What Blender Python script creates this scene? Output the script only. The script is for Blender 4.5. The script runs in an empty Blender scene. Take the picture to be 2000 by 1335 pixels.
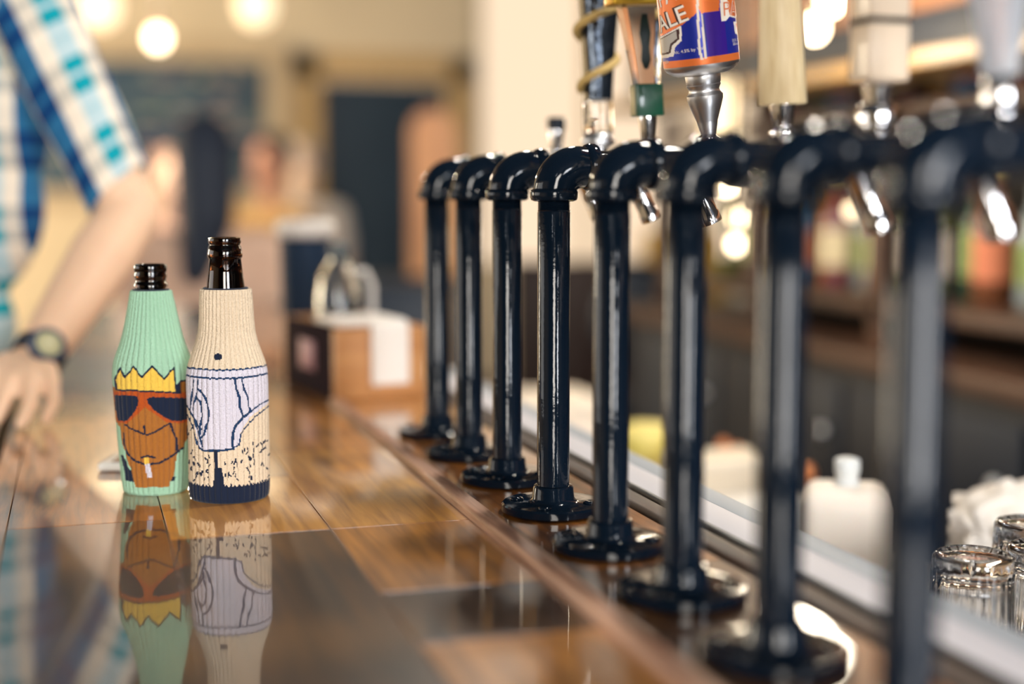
import bpy, bmesh, math, random
import numpy as np
from mathutils import Vector, Matrix
random.seed(7); np.random.seed(7)
PI = math.pi
C = bpy.context.scene.collection

def lin(c):
    if isinstance(c, str):
        c = [int(c[i:i+2], 16)/255 for i in (0, 2, 4)]
    return tuple(((x/12.92) if x <= .04045 else ((x+.055)/1.055)**2.4) for x in c[:3])

# ---------------------------------------------------------------- camera
F = 2778.0
PITCH = math.atan((667.5-380)/F)
YAW = math.radians(-17)
cd = bpy.data.cameras.new('camera'); cam = bpy.data.objects.new('camera', cd); C.objects.link(cam)
cam.location = (0, 0, .265)
cam.rotation_euler = (PI/2-PITCH, 0, YAW)
cd.sensor_width = 36; cd.lens = F*36/2000
cd.clip_start = .02; cd.clip_end = 200
cd.dof.use_dof = True; cd.dof.focus_distance = 1.20; cd.dof.aperture_fstop = 1.45
bpy.context.scene.camera = cam

_f = Vector((math.cos(PITCH)*math.sin(-YAW), math.cos(PITCH)*math.cos(YAW), -math.sin(PITCH)))
_r = Vector((math.cos(YAW), math.sin(YAW), 0)); _u = _r.cross(_f); CP = Vector((0, 0, .265))
def at(px, py, z=None, X=None, Y=None, d=None):
    D = _f + _r*((px-1000)/F) - _u*((py-667.5)/F)
    if z is not None: t = (z-CP.z)/D.z
    elif X is not None: t = X/D.x
    elif Y is not None: t = Y/D.y
    else: t = d
    return CP + D*t

# ---------------------------------------------------------------- world, lights, exposure
sc = bpy.context.scene
sc.view_settings.view_transform = 'Standard'; sc.view_settings.look = 'None'
sc.view_settings.gamma = 1; sc.view_settings.use_curve_mapping = False
sc.view_settings.exposure = 0.0
w = bpy.data.worlds.new('world'); sc.world = w; w.use_nodes = True
nt = w.node_tree; nt.nodes.clear()
out = nt.nodes.new('ShaderNodeOutputWorld'); bg = nt.nodes.new('ShaderNodeBackground')
tc = nt.nodes.new('ShaderNodeTexCoord'); sx = nt.nodes.new('ShaderNodeSeparateXYZ'); rp = nt.nodes.new('ShaderNodeValToRGB')
nt.links.new(tc.outputs['Generated'], sx.inputs[0]); nt.links.new(sx.outputs['Y'], rp.inputs[0])
rp.color_ramp.elements[0].position = .1; rp.color_ramp.elements[0].color = (.20, .36, .62, 1)
rp.color_ramp.elements[1].position = .75; rp.color_ramp.elements[1].color = (1.10, .84, .59, 1)
nt.links.new(rp.outputs[0], bg.inputs[0]); nt.links.new(bg.outputs[0], out.inputs[0]); bg.inputs[1].default_value = 1.0

def area(name, loc, target, sx_, sy_, power, col):
    l = bpy.data.lights.new(name, 'AREA'); l.shape = 'RECTANGLE'; l.size = sx_; l.size_y = sy_; l.energy = power; l.color = col
    o = bpy.data.objects.new(name, l); C.objects.link(o); o.location = loc
    o.rotation_euler = (Vector(target)-Vector(loc)).to_track_quat('-Z', 'Y').to_euler()
    return o
def point(name, loc, power, col, r=.05, parent=None):
    l = bpy.data.lights.new(name, 'POINT'); l.energy = power; l.color = col; l.shadow_soft_size = r
    o = bpy.data.objects.new(name, l); C.objects.link(o); o.location = loc
    if parent: o.parent = parent
    return o
# daylight through the windows behind the camera and in the left wall; the far left one is added
area('daylight_front_left', (-.75, -3.05, .85), (-.3, 2, .1), 1.0, 1.5, 125, (1, .93, .84))
area('daylight_front_right', (1.0, -3.05, .85), (.9, 2, .0), 1.0, 1.5, 145, (.94, .96, 1))
area('daylight_left', (-4.45, 3.0, .7), (0, 3.4, .0), 3.6, 1.7, 60, (1, .93, .82))

area('added_light_left_far', (-4.45, 7.6, .7), (2, 8.6, .3), 3.3, 1.7, 430, (1, .87, .66))  # added fill from an unseen window, brightens the far wall
# ---------------------------------------------------------------- materials
_m = {}
def mat(name, col, rough=.5, metal=0, spec=.5, coat=0, coat_r=.03, trans=0, emis=None, es=0, bump=0, bscale=50, var=0, vscale=8, ior=1.45, sheen=0, sub=0):
    if name in _m: return _m[name]
    m = bpy.data.materials.new(name); m.use_nodes = True; _m[name] = m
    t = m.node_tree; b = t.nodes['Principled BSDF']
    c = lin(col) if isinstance(col, str) else col
    b.inputs['Base Color'].default_value = (*c, 1); b.inputs['Roughness'].default_value = rough
    b.inputs['Metallic'].default_value = metal; b.inputs['Specular IOR Level'].default_value = spec
    b.inputs['Coat Weight'].default_value = coat; b.inputs['Coat Roughness'].default_value = coat_r
    b.inputs['Transmission Weight'].default_value = trans; b.inputs['IOR'].default_value = ior
    b.inputs['Sheen Weight'].default_value = sheen
    if sub:
        b.inputs['Subsurface Weight'].default_value = sub; b.inputs['Subsurface Radius'].default_value = (.01, .004, .002)
        b.inputs['Subsurface Scale'].default_value = 1.0
    if emis is not None:
        e = lin(emis) if isinstance(emis, str) else emis
        b.inputs['Emission Color'].default_value = (*e, 1); b.inputs['Emission Strength'].default_value = es
    if bump or var:
        co = t.nodes.new('ShaderNodeTexCoord')
        if bump:
            n = t.nodes.new('ShaderNodeTexNoise'); n.inputs['Scale'].default_value = bscale; n.inputs['Detail'].default_value = 3
            bp = t.nodes.new('ShaderNodeBump'); bp.inputs['Strength'].default_value = bump; bp.inputs['Distance'].default_value = .002
            t.links.new(co.outputs['Object'], n.inputs['Vector']); t.links.new(n.outputs[0], bp.inputs['Height'])
            t.links.new(bp.outputs[0], b.inputs['Normal'])
            if coat: t.links.new(bp.outputs[0], b.inputs['Coat Normal'])
        if var:
            n = t.nodes.new('ShaderNodeTexNoise'); n.inputs['Scale'].default_value = vscale; n.inputs['Detail'].default_value = 4
            mx = t.nodes.new('ShaderNodeMix'); mx.data_type = 'RGBA'
            mx.inputs[6].default_value = (*[x*(1-var) for x in c], 1); mx.inputs[7].default_value = (*[min(1, x*(1+var)) for x in c], 1)
            t.links.new(co.outputs['Object'], n.inputs['Vector']); t.links.new(n.outputs[0], mx.inputs[0]); t.links.new(mx.outputs[2], b.inputs['Base Color'])
    return m

def wood(name, c1, c2, axis='Y', rough=.35, coat=.0, scale=6, coat_bump=.0, stretch=14):
    if name in _m: return _m[name]
    m = bpy.data.materials.new(name); m.use_nodes = True; _m[name] = m
    t = m.node_tree; b = t.nodes['Principled BSDF']
    co = t.nodes.new('ShaderNodeTexCoord'); mp = t.nodes.new('ShaderNodeMapping')
    s = [stretch]*3; s['XYZ'.index(axis)] = 1.0; mp.inputs['Scale'].default_value = s
    n = t.nodes.new('ShaderNodeTexNoise'); n.inputs['Scale'].default_value = scale; n.inputs['Detail'].default_value = 6; n.inputs['Distortion'].default_value = .6
    r = t.nodes.new('ShaderNodeValToRGB')
    r.color_ramp.elements[0].position = .32; r.color_ramp.elements[0].color = (*lin(c1), 1)
    r.color_ramp.elements[1].position = .70; r.color_ramp.elements[1].color = (*lin(c2), 1)
    t.links.new(co.outputs['Object'], mp.inputs[0]); t.links.new(mp.outputs[0], n.inputs['Vector'])
    t.links.new(n.outputs[0], r.inputs[0]); t.links.new(r.outputs[0], b.inputs['Base Color'])
    b.inputs['Roughness'].default_value = rough; b.inputs['Coat Weight'].default_value = coat
    b.inputs['Coat Roughness'].default_value = .035; b.inputs['Coat IOR'].default_value = 1.6
    if coat_bump:
        n2 = t.nodes.new('ShaderNodeTexNoise'); n2.inputs['Scale'].default_value = 9; n2.inputs['Detail'].default_value = 3
        bp = t.nodes.new('ShaderNodeBump'); bp.inputs['Strength'].default_value = coat_bump; bp.inputs['Distance'].default_value = .004
        mp2 = t.nodes.new('ShaderNodeMapping'); mp2.inputs['Scale'].default_value = (1, .5, 1)
        t.links.new(co.outputs['Object'], mp2.inputs[0]); t.links.new(mp2.outputs[0], n2.inputs['Vector'])
        t.links.new(n2.outputs[0], bp.inputs['Height']); t.links.new(bp.outputs[0], b.inputs['Coat Normal'])
    return m

BLACK = mat('black_gloss_paint', (.0035, .0085, .017), .07, spec=.36, bump=.10, bscale=120)
CHROME = mat('chrome', (.80, .80, .82), .10, metal=1)
SATIN = mat('satin_aluminium', (.74, .75, .77), .36, metal=1)
STEEL = mat('brushed_steel', (.62, .63, .65), .34, metal=1, bump=.05, bscale=200)
SKIN = mat('skin', 'e6bf9f', .5, sub=.15, var=.08, vscale=20)
GLASS = mat('clear_glass', (1, 1, 1), .0, trans=1, ior=1.5)
BROWNGLASS = mat('brown_glass', (.06, .020, .006), .02, trans=1, ior=1.5)
NAVY = mat('dark_yarn', '1c2437', .95, spec=.1, sheen=.15)

# ---------------------------------------------------------------- mesh helpers
def tag(o, label=None, cat=None, group=None, kind=None):
    if label: o['label'] = label
    if cat: o['category'] = cat
    if group: o['group'] = group
    if kind: o['kind'] = kind
    return o
def empty(name, loc=(0, 0, 0), rz=0, label=None, cat=None, group=None):
    o = bpy.data.objects.new(name, None); C.objects.link(o); o.location = loc; o.rotation_euler = (0, 0, rz); o.empty_display_size = .02
    return tag(o, label, cat, group)
def obj(name, bm, m, parent=None, smooth=True, loc=None, rot=None, angle=None):
    me = bpy.data.meshes.new(name); bm.normal_update(); bm.to_mesh(me); bm.free()
    for x in (m if isinstance(m, (list, tuple)) else [m]): me.materials.append(x)
    if smooth:
        me.polygons.foreach_set('use_smooth', [True]*len(me.polygons))
        if angle: me.set_sharp_from_angle(angle=math.radians(angle))
    o = bpy.data.objects.new(name, me); C.objects.link(o)
    if parent: o.parent = parent
    if loc is not None: o.location = loc
    if rot is not None: o.rotation_euler = rot
    return o
def copy_tree(o, parent=None):
    c = o.copy(); C.objects.link(c)
    if parent: c.parent = parent
    for ch in list(o.children): copy_tree(ch, c)
    return c
def box(bm, x0, x1, y0, y1, z0, z1, bevel=0, mi=0, M=None):
    vs = [bm.verts.new((x, y, z)) for x in (x0, x1) for y in (y0, y1) for z in (z0, z1)]
    fs = [bm.faces.new([vs[i] for i in f]) for f in ((0, 1, 3, 2), (4, 6, 7, 5), (0, 4, 5, 1), (2, 3, 7, 6), (0, 2, 6, 4), (1, 5, 7, 3))]
    for f in fs: f.material_index = mi
    if bevel:
        es = list({e for f in fs for e in f.edges})
        r = bmesh.ops.bevel(bm, geom=es, offset=bevel, segments=3, affect='EDGES', profile=.5)
        vs = list({v for f in r['faces'] for v in f.verts} | {v for v in vs if v.is_valid})
    if M is not None: bmesh.ops.transform(bm, matrix=M, verts=vs)
    return vs
def bx(name, dims, m, parent=None, bevel=.002, **k):
    bm = bmesh.new(); box(bm, *dims, bevel=bevel); return obj(name, bm, m, parent, angle=35, **k)
def lathe(bm, prof, seg=48, M=None, mi=0, cap=True):
    rings = []
    for z, r in prof:
        rings.append([bm.verts.new((r*math.cos(2*PI*k/seg), r*math.sin(2*PI*k/seg), z)) for k in range(seg)])
    for a, b in zip(rings, rings[1:]):
        for k in range(seg):
            f = bm.faces.new((a[k], a[(k+1) % seg], b[(k+1) % seg], b[k])); f.material_index = mi
    if cap:
        for rg, rev in ((rings[0], True), (rings[-1], False)):
            f = bm.faces.new(rg[::-1] if rev else rg); f.material_index = mi
    vs = [v for rg in rings for v in rg]
    if M is not None: bmesh.ops.transform(bm, matrix=M, verts=vs)
    return vs
def axis_m(p0, p1):
    d = Vector(p1)-Vector(p0)
    return Matrix.Translation(p0) @ d.to_track_quat('Z', 'Y').to_matrix().to_4x4(), d.length
def cyl(bm, p0, p1, r0, r1=None, seg=32, bev=.0):
    M, L = axis_m(p0, p1); r1 = r0 if r1 is None else r1
    pr = [(0, r0), (L, r1)] if not bev else [(0, r0-bev), (bev, r0), (L-bev, r1), (L, r1-bev)]
    return lathe(bm, pr, seg, M)
def sphere(bm, c, r, seg=20, sc_=(1, 1, 1), R=None):
    res = bmesh.ops.create_uvsphere(bm, u_segments=seg, v_segments=max(8, seg*2//3), radius=1)
    M = Matrix.Translation(c) @ (R or Matrix()) @ Matrix.Diagonal((r*sc_[0], r*sc_[1], r*sc_[2], 1))
    bmesh.ops.transform(bm, matrix=M, verts=res['verts']); return res['verts']
def tube(bm, pts, rad, seg=12, cap=True):
    pts = [Vector(p) for p in pts]; n = len(pts)
    rad = rad if isinstance(rad, (list, tuple)) else [rad]*n
    up = Vector((0, 0, 1)); rings = []
    t0 = (pts[1]-pts[0]).normalized(); u = t0.cross(up)
    u = u.normalized() if u.length > .01 else Vector((1, 0, 0))
    for i, p in enumerate(pts):
        t = (pts[min(i+1, n-1)]-pts[max(i-1, 0)]).normalized()
        u = (u-t*u.dot(t)).normalized(); v = t.cross(u)
        rings.append([bm.verts.new(p+(u*math.cos(2*PI*k/seg)+v*math.sin(2*PI*k/seg))*rad[i]) for k in range(seg)])
    for a, b in zip(rings, rings[1:]):
        for k in range(seg): bm.faces.new((a[k], a[(k+1) % seg], b[(k+1) % seg], b[k]))
    if cap: bm.faces.new(rings[0][::-1]); bm.faces.new(rings[-1])
def chain(bm, pts, seg=16):
    """tapered limb: list of (point, radius); union made by a voxel remesh"""
    for (p, r) in pts: sphere(bm, p, r, seg)
    for (p, r), (q, s) in zip(pts, pts[1:]): cyl(bm, p, q, r, s, seg)
def remesh(o, vox, smooth=4):
    m = o.modifiers.new('remesh', 'REMESH'); m.mode = 'VOXEL'; m.voxel_size = vox; m.use_smooth_shade = True
    s = o.modifiers.new('smooth', 'SMOOTH'); s.factor = .5; s.iterations = smooth
    return o
def inpoly(x, y, P):
    P = np.array(P, float); r = np.zeros(x.shape, bool); j = len(P)-1
    for i in range(len(P)):
        xi, yi = P[i]; xj, yj = P[j]
        c = ((yi > y) != (yj > y)) & (x < (xj-xi)*(y-yi)/((yj-yi) or 1e-9)+xi)
        r ^= c; j = i
    return r
def nearline(x, y, P, w_):
    r = np.zeros(x.shape, bool)
    for (ax, ay), (bx_, by) in zip(P, P[1:]):
        dx, dy = bx_-ax, by-ay; t = np.clip(((x-ax)*dx+(y-ay)*dy)/(dx*dx+dy*dy+1e-9), 0, 1)
        r |= (x-ax-t*dx)**2+(y-ay-t*dy)**2 < w_*w_
    return r

# ---------------------------------------------------------------- the room
def struct(name, bm, m, smooth=False):
    return tag(obj(name, bm, m, smooth=smooth), kind='structure')
FL = -1.07; CE = 1.95; YB = 10.0
def sbox(name, m, *d, bevel=0):
    bm = bmesh.new(); box(bm, *d, bevel=bevel); return struct(name, bm, m)
def wallbox(name, m, boxes):
    bm = bmesh.new()
    for b_ in boxes: box(bm, *b_)
    return struct(name, bm, m)
WALLC = mat('cream_plaster', 'f5dcb2', .8, var=.05, vscale=2)
sbox('floor', wood('floor_wood', '3a2a20', '5a4030', 'Y', .4), -4.6, 6, -3.2, YB+.2, FL-.1, FL)
sbox('ceiling', mat('ceiling_charcoal', '2a313a', .8, var=.1, vscale=3), -4.6, 6, -3.2, YB+.2, CE, CE+.1)
# back wall with a door and a wide window to the right
wallbox('wall_back', WALLC, [(-4.6, 1.64, YB, YB+.15, FL, CE), (2.6, 2.78, YB, YB+.15, FL, CE), (1.64, 2.6, YB, YB+.15, 1.08, CE),
                             (2.78, 5.4, YB, YB+.15, FL, -.28), (2.78, 5.4, YB, YB+.15, 1.85, CE), (5.4, 6, YB, YB+.15, FL, CE)])
wallbox('wall_left', WALLC, [(-4.75, -4.6, -3.2, 1.1, FL, CE), (-4.75, -4.6, 4.9, 5.9, FL, CE), (-4.75, -4.6, 9.4, YB+.15, FL, CE), (-4.75, -4.6, 1.1, 4.9, FL, -.2), (-4.75, -4.6, 1.1, 4.9, 1.6, CE), (-4.75, -4.6, 5.9, 9.4, FL, -.2), (-4.75, -4.6, 5.9, 9.4, 1.6, CE)])
wallbox('wall_front', mat('dark_front_wall', '262c36', .8), [(-4.6, -1.3, -3.35, -3.2, FL, CE), (-.2, .45, -3.35, -3.2, FL, CE), (1.55, 6, -3.35, -3.2, FL, CE),
                              (-1.3, -.2, -3.35, -3.2, FL, .05), (.45, 1.55, -3.35, -3.2, FL, .05), (-1.3, -.2, -3.35, -3.2, 1.65, CE), (.45, 1.55, -3.35, -3.2, 1.65, CE)])
sbox('wall_right', mat('dark_wall', '262220', .8), 2.05, 2.2, -3.2, 4.1, FL, CE)
FRAME = mat('pale_wood_trim', 'e8cf9f', .5)
def window(n, x0, x1, y0, y1, z0, z1, m, nm=2, horiz=1):
    bm = bmesh.new(); t = .05
    alongx = (x1-x0) > (y1-y0)
    if alongx:
        for a, b_ in ((x0, x0+t), (x1-t, x1)): box(bm, a, b_, y0, y1, z0, z1)
        for a, b_ in ((z0, z0+t), (z1-t, z1)): box(bm, x0+t, x1-t, y0, y1, a, b_)
        for k in range(1, nm+1):
            c = x0+(x1-x0)*k/(nm+1); box(bm, c-.02, c+.02, y0, y1, z0+t, z1-t)
        for k in range(1, horiz+1):
            c = z0+(z1-z0)*k/(horiz+1); box(bm, x0+t, x1-t, y0+.01, y1-.01, c-.015, c+.015)
    else:
        for a, b_ in ((y0, y0+t), (y1-t, y1)): box(bm, x0, x1, a, b_, z0, z1)
        for a, b_ in ((z0, z0+t), (z1-t, z1)): box(bm, x0, x1, y0+t, y1-t, a, b_)
        for k in range(1, nm+1):
            c = y0+(y1-y0)*k/(nm+1); box(bm, x0, x1, c-.02, c+.02, z0+t, z1-t)
    o = struct('window_%d' % n, bm, m)
    return o
window(1, 2.78, 5.4, YB+.02, YB+.10, -.28, 1.85, FRAME, 2, 0)
window(2, -4.72, -4.66, 1.1, 4.9, -.2, 1.6, FRAME, 3)
window(5, -4.72, -4.66, 5.9, 9.4, -.2, 1.6, FRAME, 3)  # unseen window added along with the light that brightens the far room
window(3, -1.3, -.2, -3.3, -3.24, .05, 1.65, FRAME, 1, 1)
window(4, .45, 1.55, -3.3, -3.24, .05, 1.65, FRAME, 1, 1)
# door in the back wall
bm = bmesh.new(); box(bm, 1.66, 2.58, YB+.02, YB+.07, FL, 1.06, bevel=.005)
d1 = tag(obj('door_1', bm, mat('dark_teal_door', '2c3a44', .35, spec=.5, var=.15, vscale=3), smooth=False), kind='structure')
bm = bmesh.new(); sphere(bm, (1.80, YB-.01, -.05), .03); obj('door_knob', bm, CHROME, d1)
wallbox('trim_1', wood('door_casing_wood', 'c79a55', 'e6c083', 'Z', .5), [(1.46, 1.65, YB-.03, YB+.02, FL, 1.24), (2.59, 2.75, YB-.03, YB+.02, FL, 1.24), (1.46, 2.75, YB-.03, YB+.02, 1.07, 1.24)])
# ceiling beams running across the far half of the room
for i, y in enumerate((4.6, 6.6, 8.6)):
    sbox('trim_%d' % (2+i), wood('beam_wood', '8c6434', 'b98a4c', 'X', .6, scale=2), -4.6, 6, y, y+.14, CE-.16, CE)

# ---------------------------------------------------------------- the bar
XE = .445          # inner edge of the varnished top
XL = -.080         # customer edge
tones = [wood('bar_board_%d' % i, a, b_, 'Y', .38, coat=1, scale=7, coat_bump=.055) for i, (a, b_) in enumerate(
    (('623a10', 'bb7428'), ('a86c1e', 'e6a445'), ('241509', '54340f'), ('8a5716', 'd08a36'), ('3a240e', '80521c')))]
bar = empty('bar_counter', (0, 0, 0), 0, 'long varnished wooden bar top with glossy boards under the black pipe towers', 'bar')
bm = bmesh.new()
rows = [(-.080, -.06, [(-.8, .5, 2), (.5, 1.6, 0), (1.6, 2.6, 3), (2.6, 3.5, 0)]),
        (-.06, .062, [(-.8, .75, 4), (.75, 1.18, 2), (1.18, 1.75, 0), (1.75, 2.5, 4), (2.5, 3.5, 3)]),
        (.062, .187, [(-.8, .55, 3), (.55, 1.107, 2), (1.107, 1.33, 1), (1.33, 1.9, 0), (1.9, 2.7, 4), (2.7, 3.5, 0)]),
        (.187, .302, [(-.8, .66, 2), (.66, .80, 3), (.80, .915, 2), (.915, 1.107, 3), (1.107, 1.46, 1), (1.46, 2.0, 3), (2.0, 2.8, 0), (2.8, 3.5, 4)]),
        (.302, .319, [(1.786, 2.6, 3), (2.6, 3.5, 0)]),
        (.319, XE, [(-.8, .5, 2), (.5, .93, 4), (.93, 1.5, 0), (1.5, 2.2, 3), (2.2, 3.5, 0)])]
for x0, x1, seg_ in rows:
    for y0, y1, t in seg_:
        g = .0004
        box(bm, x0+g, x1-g, y0+g, y1-g, -.03, 0, bevel=.0005, mi=t)
obj('board_surface', bm, tones, bar, smooth=False)
bx('sub_top', (XL-.01, XE, -.8, 3.5, -.06, -.0302), mat('gold_glue_line', 'a8752c', .4), bar)
bx('divider_strip', (.302, .319, -.8, 1.785, -.02, .0085), wood('strip_wood', '7a4c36', 'cf9f82', 'Y', .5, coat=.1, scale=8), bar, .0035)
bx('edge_nosing', (XL-.035, XL-.0105, -.8, 3.5, -.06, .001), tones[2], bar, .006)
bx('inner_moulding', (XE+.001, XE+.024, -.8, 3.5, -.06, .004), wood('moulding_wood', '1e130c', '4e2e14', 'Y', .55, coat=0, scale=8), bar, .005)
bx('inner_bead', (XE+.024, XE+.031, -.8, 3.5, -.06, .006), mat('black_bead', (.004, .006, .012), .4), bar, .003)
bx('front_panel', (XL+.14, XL+.2, -.8, 3.5, FL, -.061), wood('panel_wood', '2c1a10', '4a2c1a', 'Z', .5), bar)
bx('end_panel', (XL+.2, .47, 3.40, 3.45, FL, -.061), wood('panel_wood', '2c1a10', '4a2c1a', 'Z', .5), bar)
# steel rails along the bartender's side
rail = empty('drip_rail', (0, 0, 0), 0, 'long pale metal double rail running along the bartender edge of the bar', 'rail')
bx('outer_rail', (.477, .513, -.8, 3.5, -.06, .004), mat('pale_rail', 'd9d6dc', .5, metal=.0, spec=.3), rail, .002)
bx('inner_rail', (.521, .547, -.8, 3.5, -.06, -.001), mat('grey_rail', 'a9b0b8', .5, spec=.3), rail, .002)
bx('channel', (.513, .521, -.8, 3.5, -.06, -.012), mat('rail_gap', '14202b', .6), rail, .0005)
# lower service counter
serv = empty('service_counter', (0, 0, 0), 0, 'low stainless steel service counter behind the bar rail', 'counter')
bx('steel_top', (.555, 1.02, -.5, 3.3, -.235, -.2), STEEL, serv, .004)
bx('counter_body', (.56, .98, -.45, 3.25, FL, -.236), mat('dark_cabinet', '1f2329', .6), serv)

# ---------------------------------------------------------------- tap towers
PX = .377
def PY(k): return 1.115-(k-4)*.1335
ARM = .2875
def tower_parts(root):
    # flange with raised hub and screws
    bm = bmesh.new()
    lathe(bm, [(0, .041), (.002, .0435), (.007, .0435), (.0085, .042), (.0088, .0215), (.0105, .0190), (.0125, .0178), (.021, .0170), (.0225, .0160), (.023, .0140)], 56)
    o = obj('base_flange', bm, BLACK, root, angle=40)
    for k in range(4):
        a = PI/4+k*PI/2+.25; c = (.0315*math.cos(a), .0315*math.sin(a))
        bm = bmesh.new(); lathe(bm, [(0, .0058), (.0012, .0055), (.0020, .0040), (.0022, .0018), (.0014, .0012)], 20, Matrix.Translation((c[0], c[1], .0088)))
        obj('screw', bm, BLACK, o)
    bm = bmesh.new()
    lathe(bm, [(.0225, .0136), (.2505, .0136), (.2515, .0131)]+[(.2515+.0007*i, .0127+(.0009 if i % 2 else 0)) for i in range(1, 14)]+[(.261, .0130)], 40)
    obj('pipe_column', bm, BLACK, root, angle=40)
    # elbow
    bm = bmesh.new()
    prof = [(.2595, .0158), (.2606, .0188), (.2630, .0198), (.2672, .0198), (.2690, .0190), (.2700, .0168)]
    lathe(bm, prof, 44)
    R = .0215; z0 = ARM-R; pts = []
    for i in range(13):
        a = i/12*PI/2; pts.append((R-R*math.cos(a), 0, z0+R*math.sin(a)))
    tube(bm, [(0, 0, .266)]+pts+[(R+.006, 0, ARM)], [.0168, .0170]+[.0172+.0008*math.sin(i/12*PI) for i in range(12)]+[.0168, .0166], 40)
    Mx = Matrix.Translation((R+.004, 0, ARM)) @ Matrix.Rotation(PI/2, 4, 'Y')
    lathe(bm, [(0, .0168), (.0015, .0186), (.004, .0195), (.0085, .0195), (.0105, .0185), (.011, .0160)], 44, Mx)
    obj('elbow_fitting', bm, BLACK, root, angle=45)
    bm = bmesh.new()
    cyl(bm, (R+.014, 0, ARM), (.100, 0, ARM), .0136, seg=40)
    Mx = Matrix.Translation((.094, 0, ARM)) @ Matrix.Rotation(PI/2, 4, 'Y')
    lathe(bm, [(0, .0136), (.001, .0172), (.010, .0178), (.016, .0172), (.017, .012)], 44, Mx)
    obj('outlet_pipe', bm, BLACK, root, angle=45)
    # faucet: chrome body, spout, lever socket
    bm = bmesh.new()
    Mx = Matrix.Translation((.109, 0, ARM)) @ Matrix.Rotation(PI/2, 4, 'Y')
    lathe(bm, [(0, .0115), (.008, .0115), (.012, .0130), (.026, .0132), (.030, .0115), (.033, .006)], 36, Mx)
    lathe(bm, [(0, .0085), (.010, .0092), (.014, .0110), (.019, .0110), (.021, .0075), (.024, .0050)], 32, Matrix.Translation((.138, 0, ARM+.006)))
    f = obj('faucet', bm, CHROME if True else BLACK, root, angle=45); tag(f, 'chrome beer faucet')
    bm = bmesh.new()
    M, L = axis_m((.122, 0, ARM-.004), (.142, 0, ARM-.046))
    prof = [(0, .0105), (L*.3, .0092), (L*.8, .0088), (L*.82, .0095), (L, .0095), (L, .0072), (L*.7, .0070)]
    lathe(bm, prof, 28, M, cap=False)
    obj('spout', bm, CHROME, f, angle=45)
    return root
def tower(k, label):
    root = empty('tap_tower', (PX, PY(k), 0), 0, label, 'tap tower', 'black pipe beer tap towers in a row on the bar')
    return root
labels = {1: 'black pipe tap tower furthest down the bar, next to the wooden caddy box',
          2: 'second furthest black pipe tower, carrying the dark handle wound with a cord',
          3: 'black pipe tower carrying the clear flared handle with a green foot',
          4: 'sharply focused black pipe tower carrying the orange and blue beer can handle',
          5: 'black pipe tower carrying the plain pale wood tapered handle',
          6: 'black pipe tower carrying the handle of two stacked cream blocks',
          7: 'thick blurred black pipe tower carrying the pale glassy handle at the right frame edge',
          8: 'nearest and widest blurred black pipe tower, its base below the frame'}
towers = {}
proto = tower(1, labels[1]); tower_parts(proto); towers[1] = proto
for k in range(2, 9):
    t = copy_tree(proto); t.location = (PX, PY(k), 0); t['label'] = labels[k]; towers[k] = t

# ferrules and handles (local to the tower; built upright at the lever and then leaned)
HX = .138; HZ = ARM+.028
def handle(k, leanx, leany=0):
    h = bpy.data.objects.new('tap_handle', None); C.objects.link(h); h.parent = towers[k]; h.empty_display_size = .02
    h.location = (HX, 0, HZ); h.rotation_euler = (math.radians(leany), math.radians(leanx), 0)
    return h
def ferrule(h, h1=.020, r0=.0055, r1=.0085, m=CHROME, prof=None):
    bm = bmesh.new(); lathe(bm, prof or [(-.004, r0), (0, r0+.0008), (h1*.9, r1), (h1, r1), (h1+.001, r1-.002)], 32); return obj('ferrule', bm, m, h, angle=40)
# P1 plain small black lever
h = handle(1, 0); ferrule(h)
bm = bmesh.new(); lathe(bm, [(.018, .007), (.022, .010), (.032, .011), (.035, .008)], 24); obj('grip', bm, BLACK, h)
h = handle(8, 0); ferrule(h)
bm = bmesh.new(); lathe(bm, [(.020, .009), (.024, .013), (.10, .016), (.17, .018), (.175, .012)], 32); obj('grip', bm, mat('white_enamel', 'e6e0d6', .3), h)
# P2: dark translucent slab wrapped by a rope
h = handle(2, -1, 0)
bm = bmesh.new(); lathe(bm, [(-.004, .009), (0, .017), (.004, .018), (.010, .015), (.012, .012)], 32); obj('ferrule', bm, SATIN, h)
bm = bmesh.new(); box(bm, -.014, .014, -.010, .010, .011, .046, bevel=.003); obj('clear_foot', bm, mat('acrylic', (.97, .98, 1), .03, trans=1, ior=1.3), h, angle=40)
bm = bmesh.new()
vs = []
lv = [(.046, .0135, .010), (.075, .0145, .011), (.11, .017, .011), (.15, .020, .012), (.21, .024, .013)]
rr = []
for z, a, b_ in lv:
    rr.append([bm.verts.new((a*sx_*1.0+(z-.046)*.02, b_*sy_, z)) for sx_, sy_ in ((-1, -.7), (-.7, -1), (.7, -1), (1, -.7), (1, .7), (.7, 1), (-.7, 1), (-1, .7))])
for a, b_ in zip(rr, rr[1:]):
    for i in range(8): bm.faces.new((a[i], a[(i+1) % 8], b_[(i+1) % 8], b_[i]))
bm.faces.new(rr[0][::-1]); bm.faces.new(rr[-1])
obj('dark_grip', bm, mat('dark_bronze_handle', (.02, .028, .04), .12, metal=.6, bump=.6, bscale=60), h, angle=40)
bm = bmesh.new(); pts = []
for i in range(90):
    t_ = i/89; a = t_*2*PI*2.3+2.6; z = .056+t_*.13; q = .0185+.007*t_
    pts.append((q*math.cos(a), q*.8*math.sin(a), z))
tube(bm, pts, .0042, 10); obj('cord', bm, mat('straw_cord', 'c9a968', .7), h)
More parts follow.
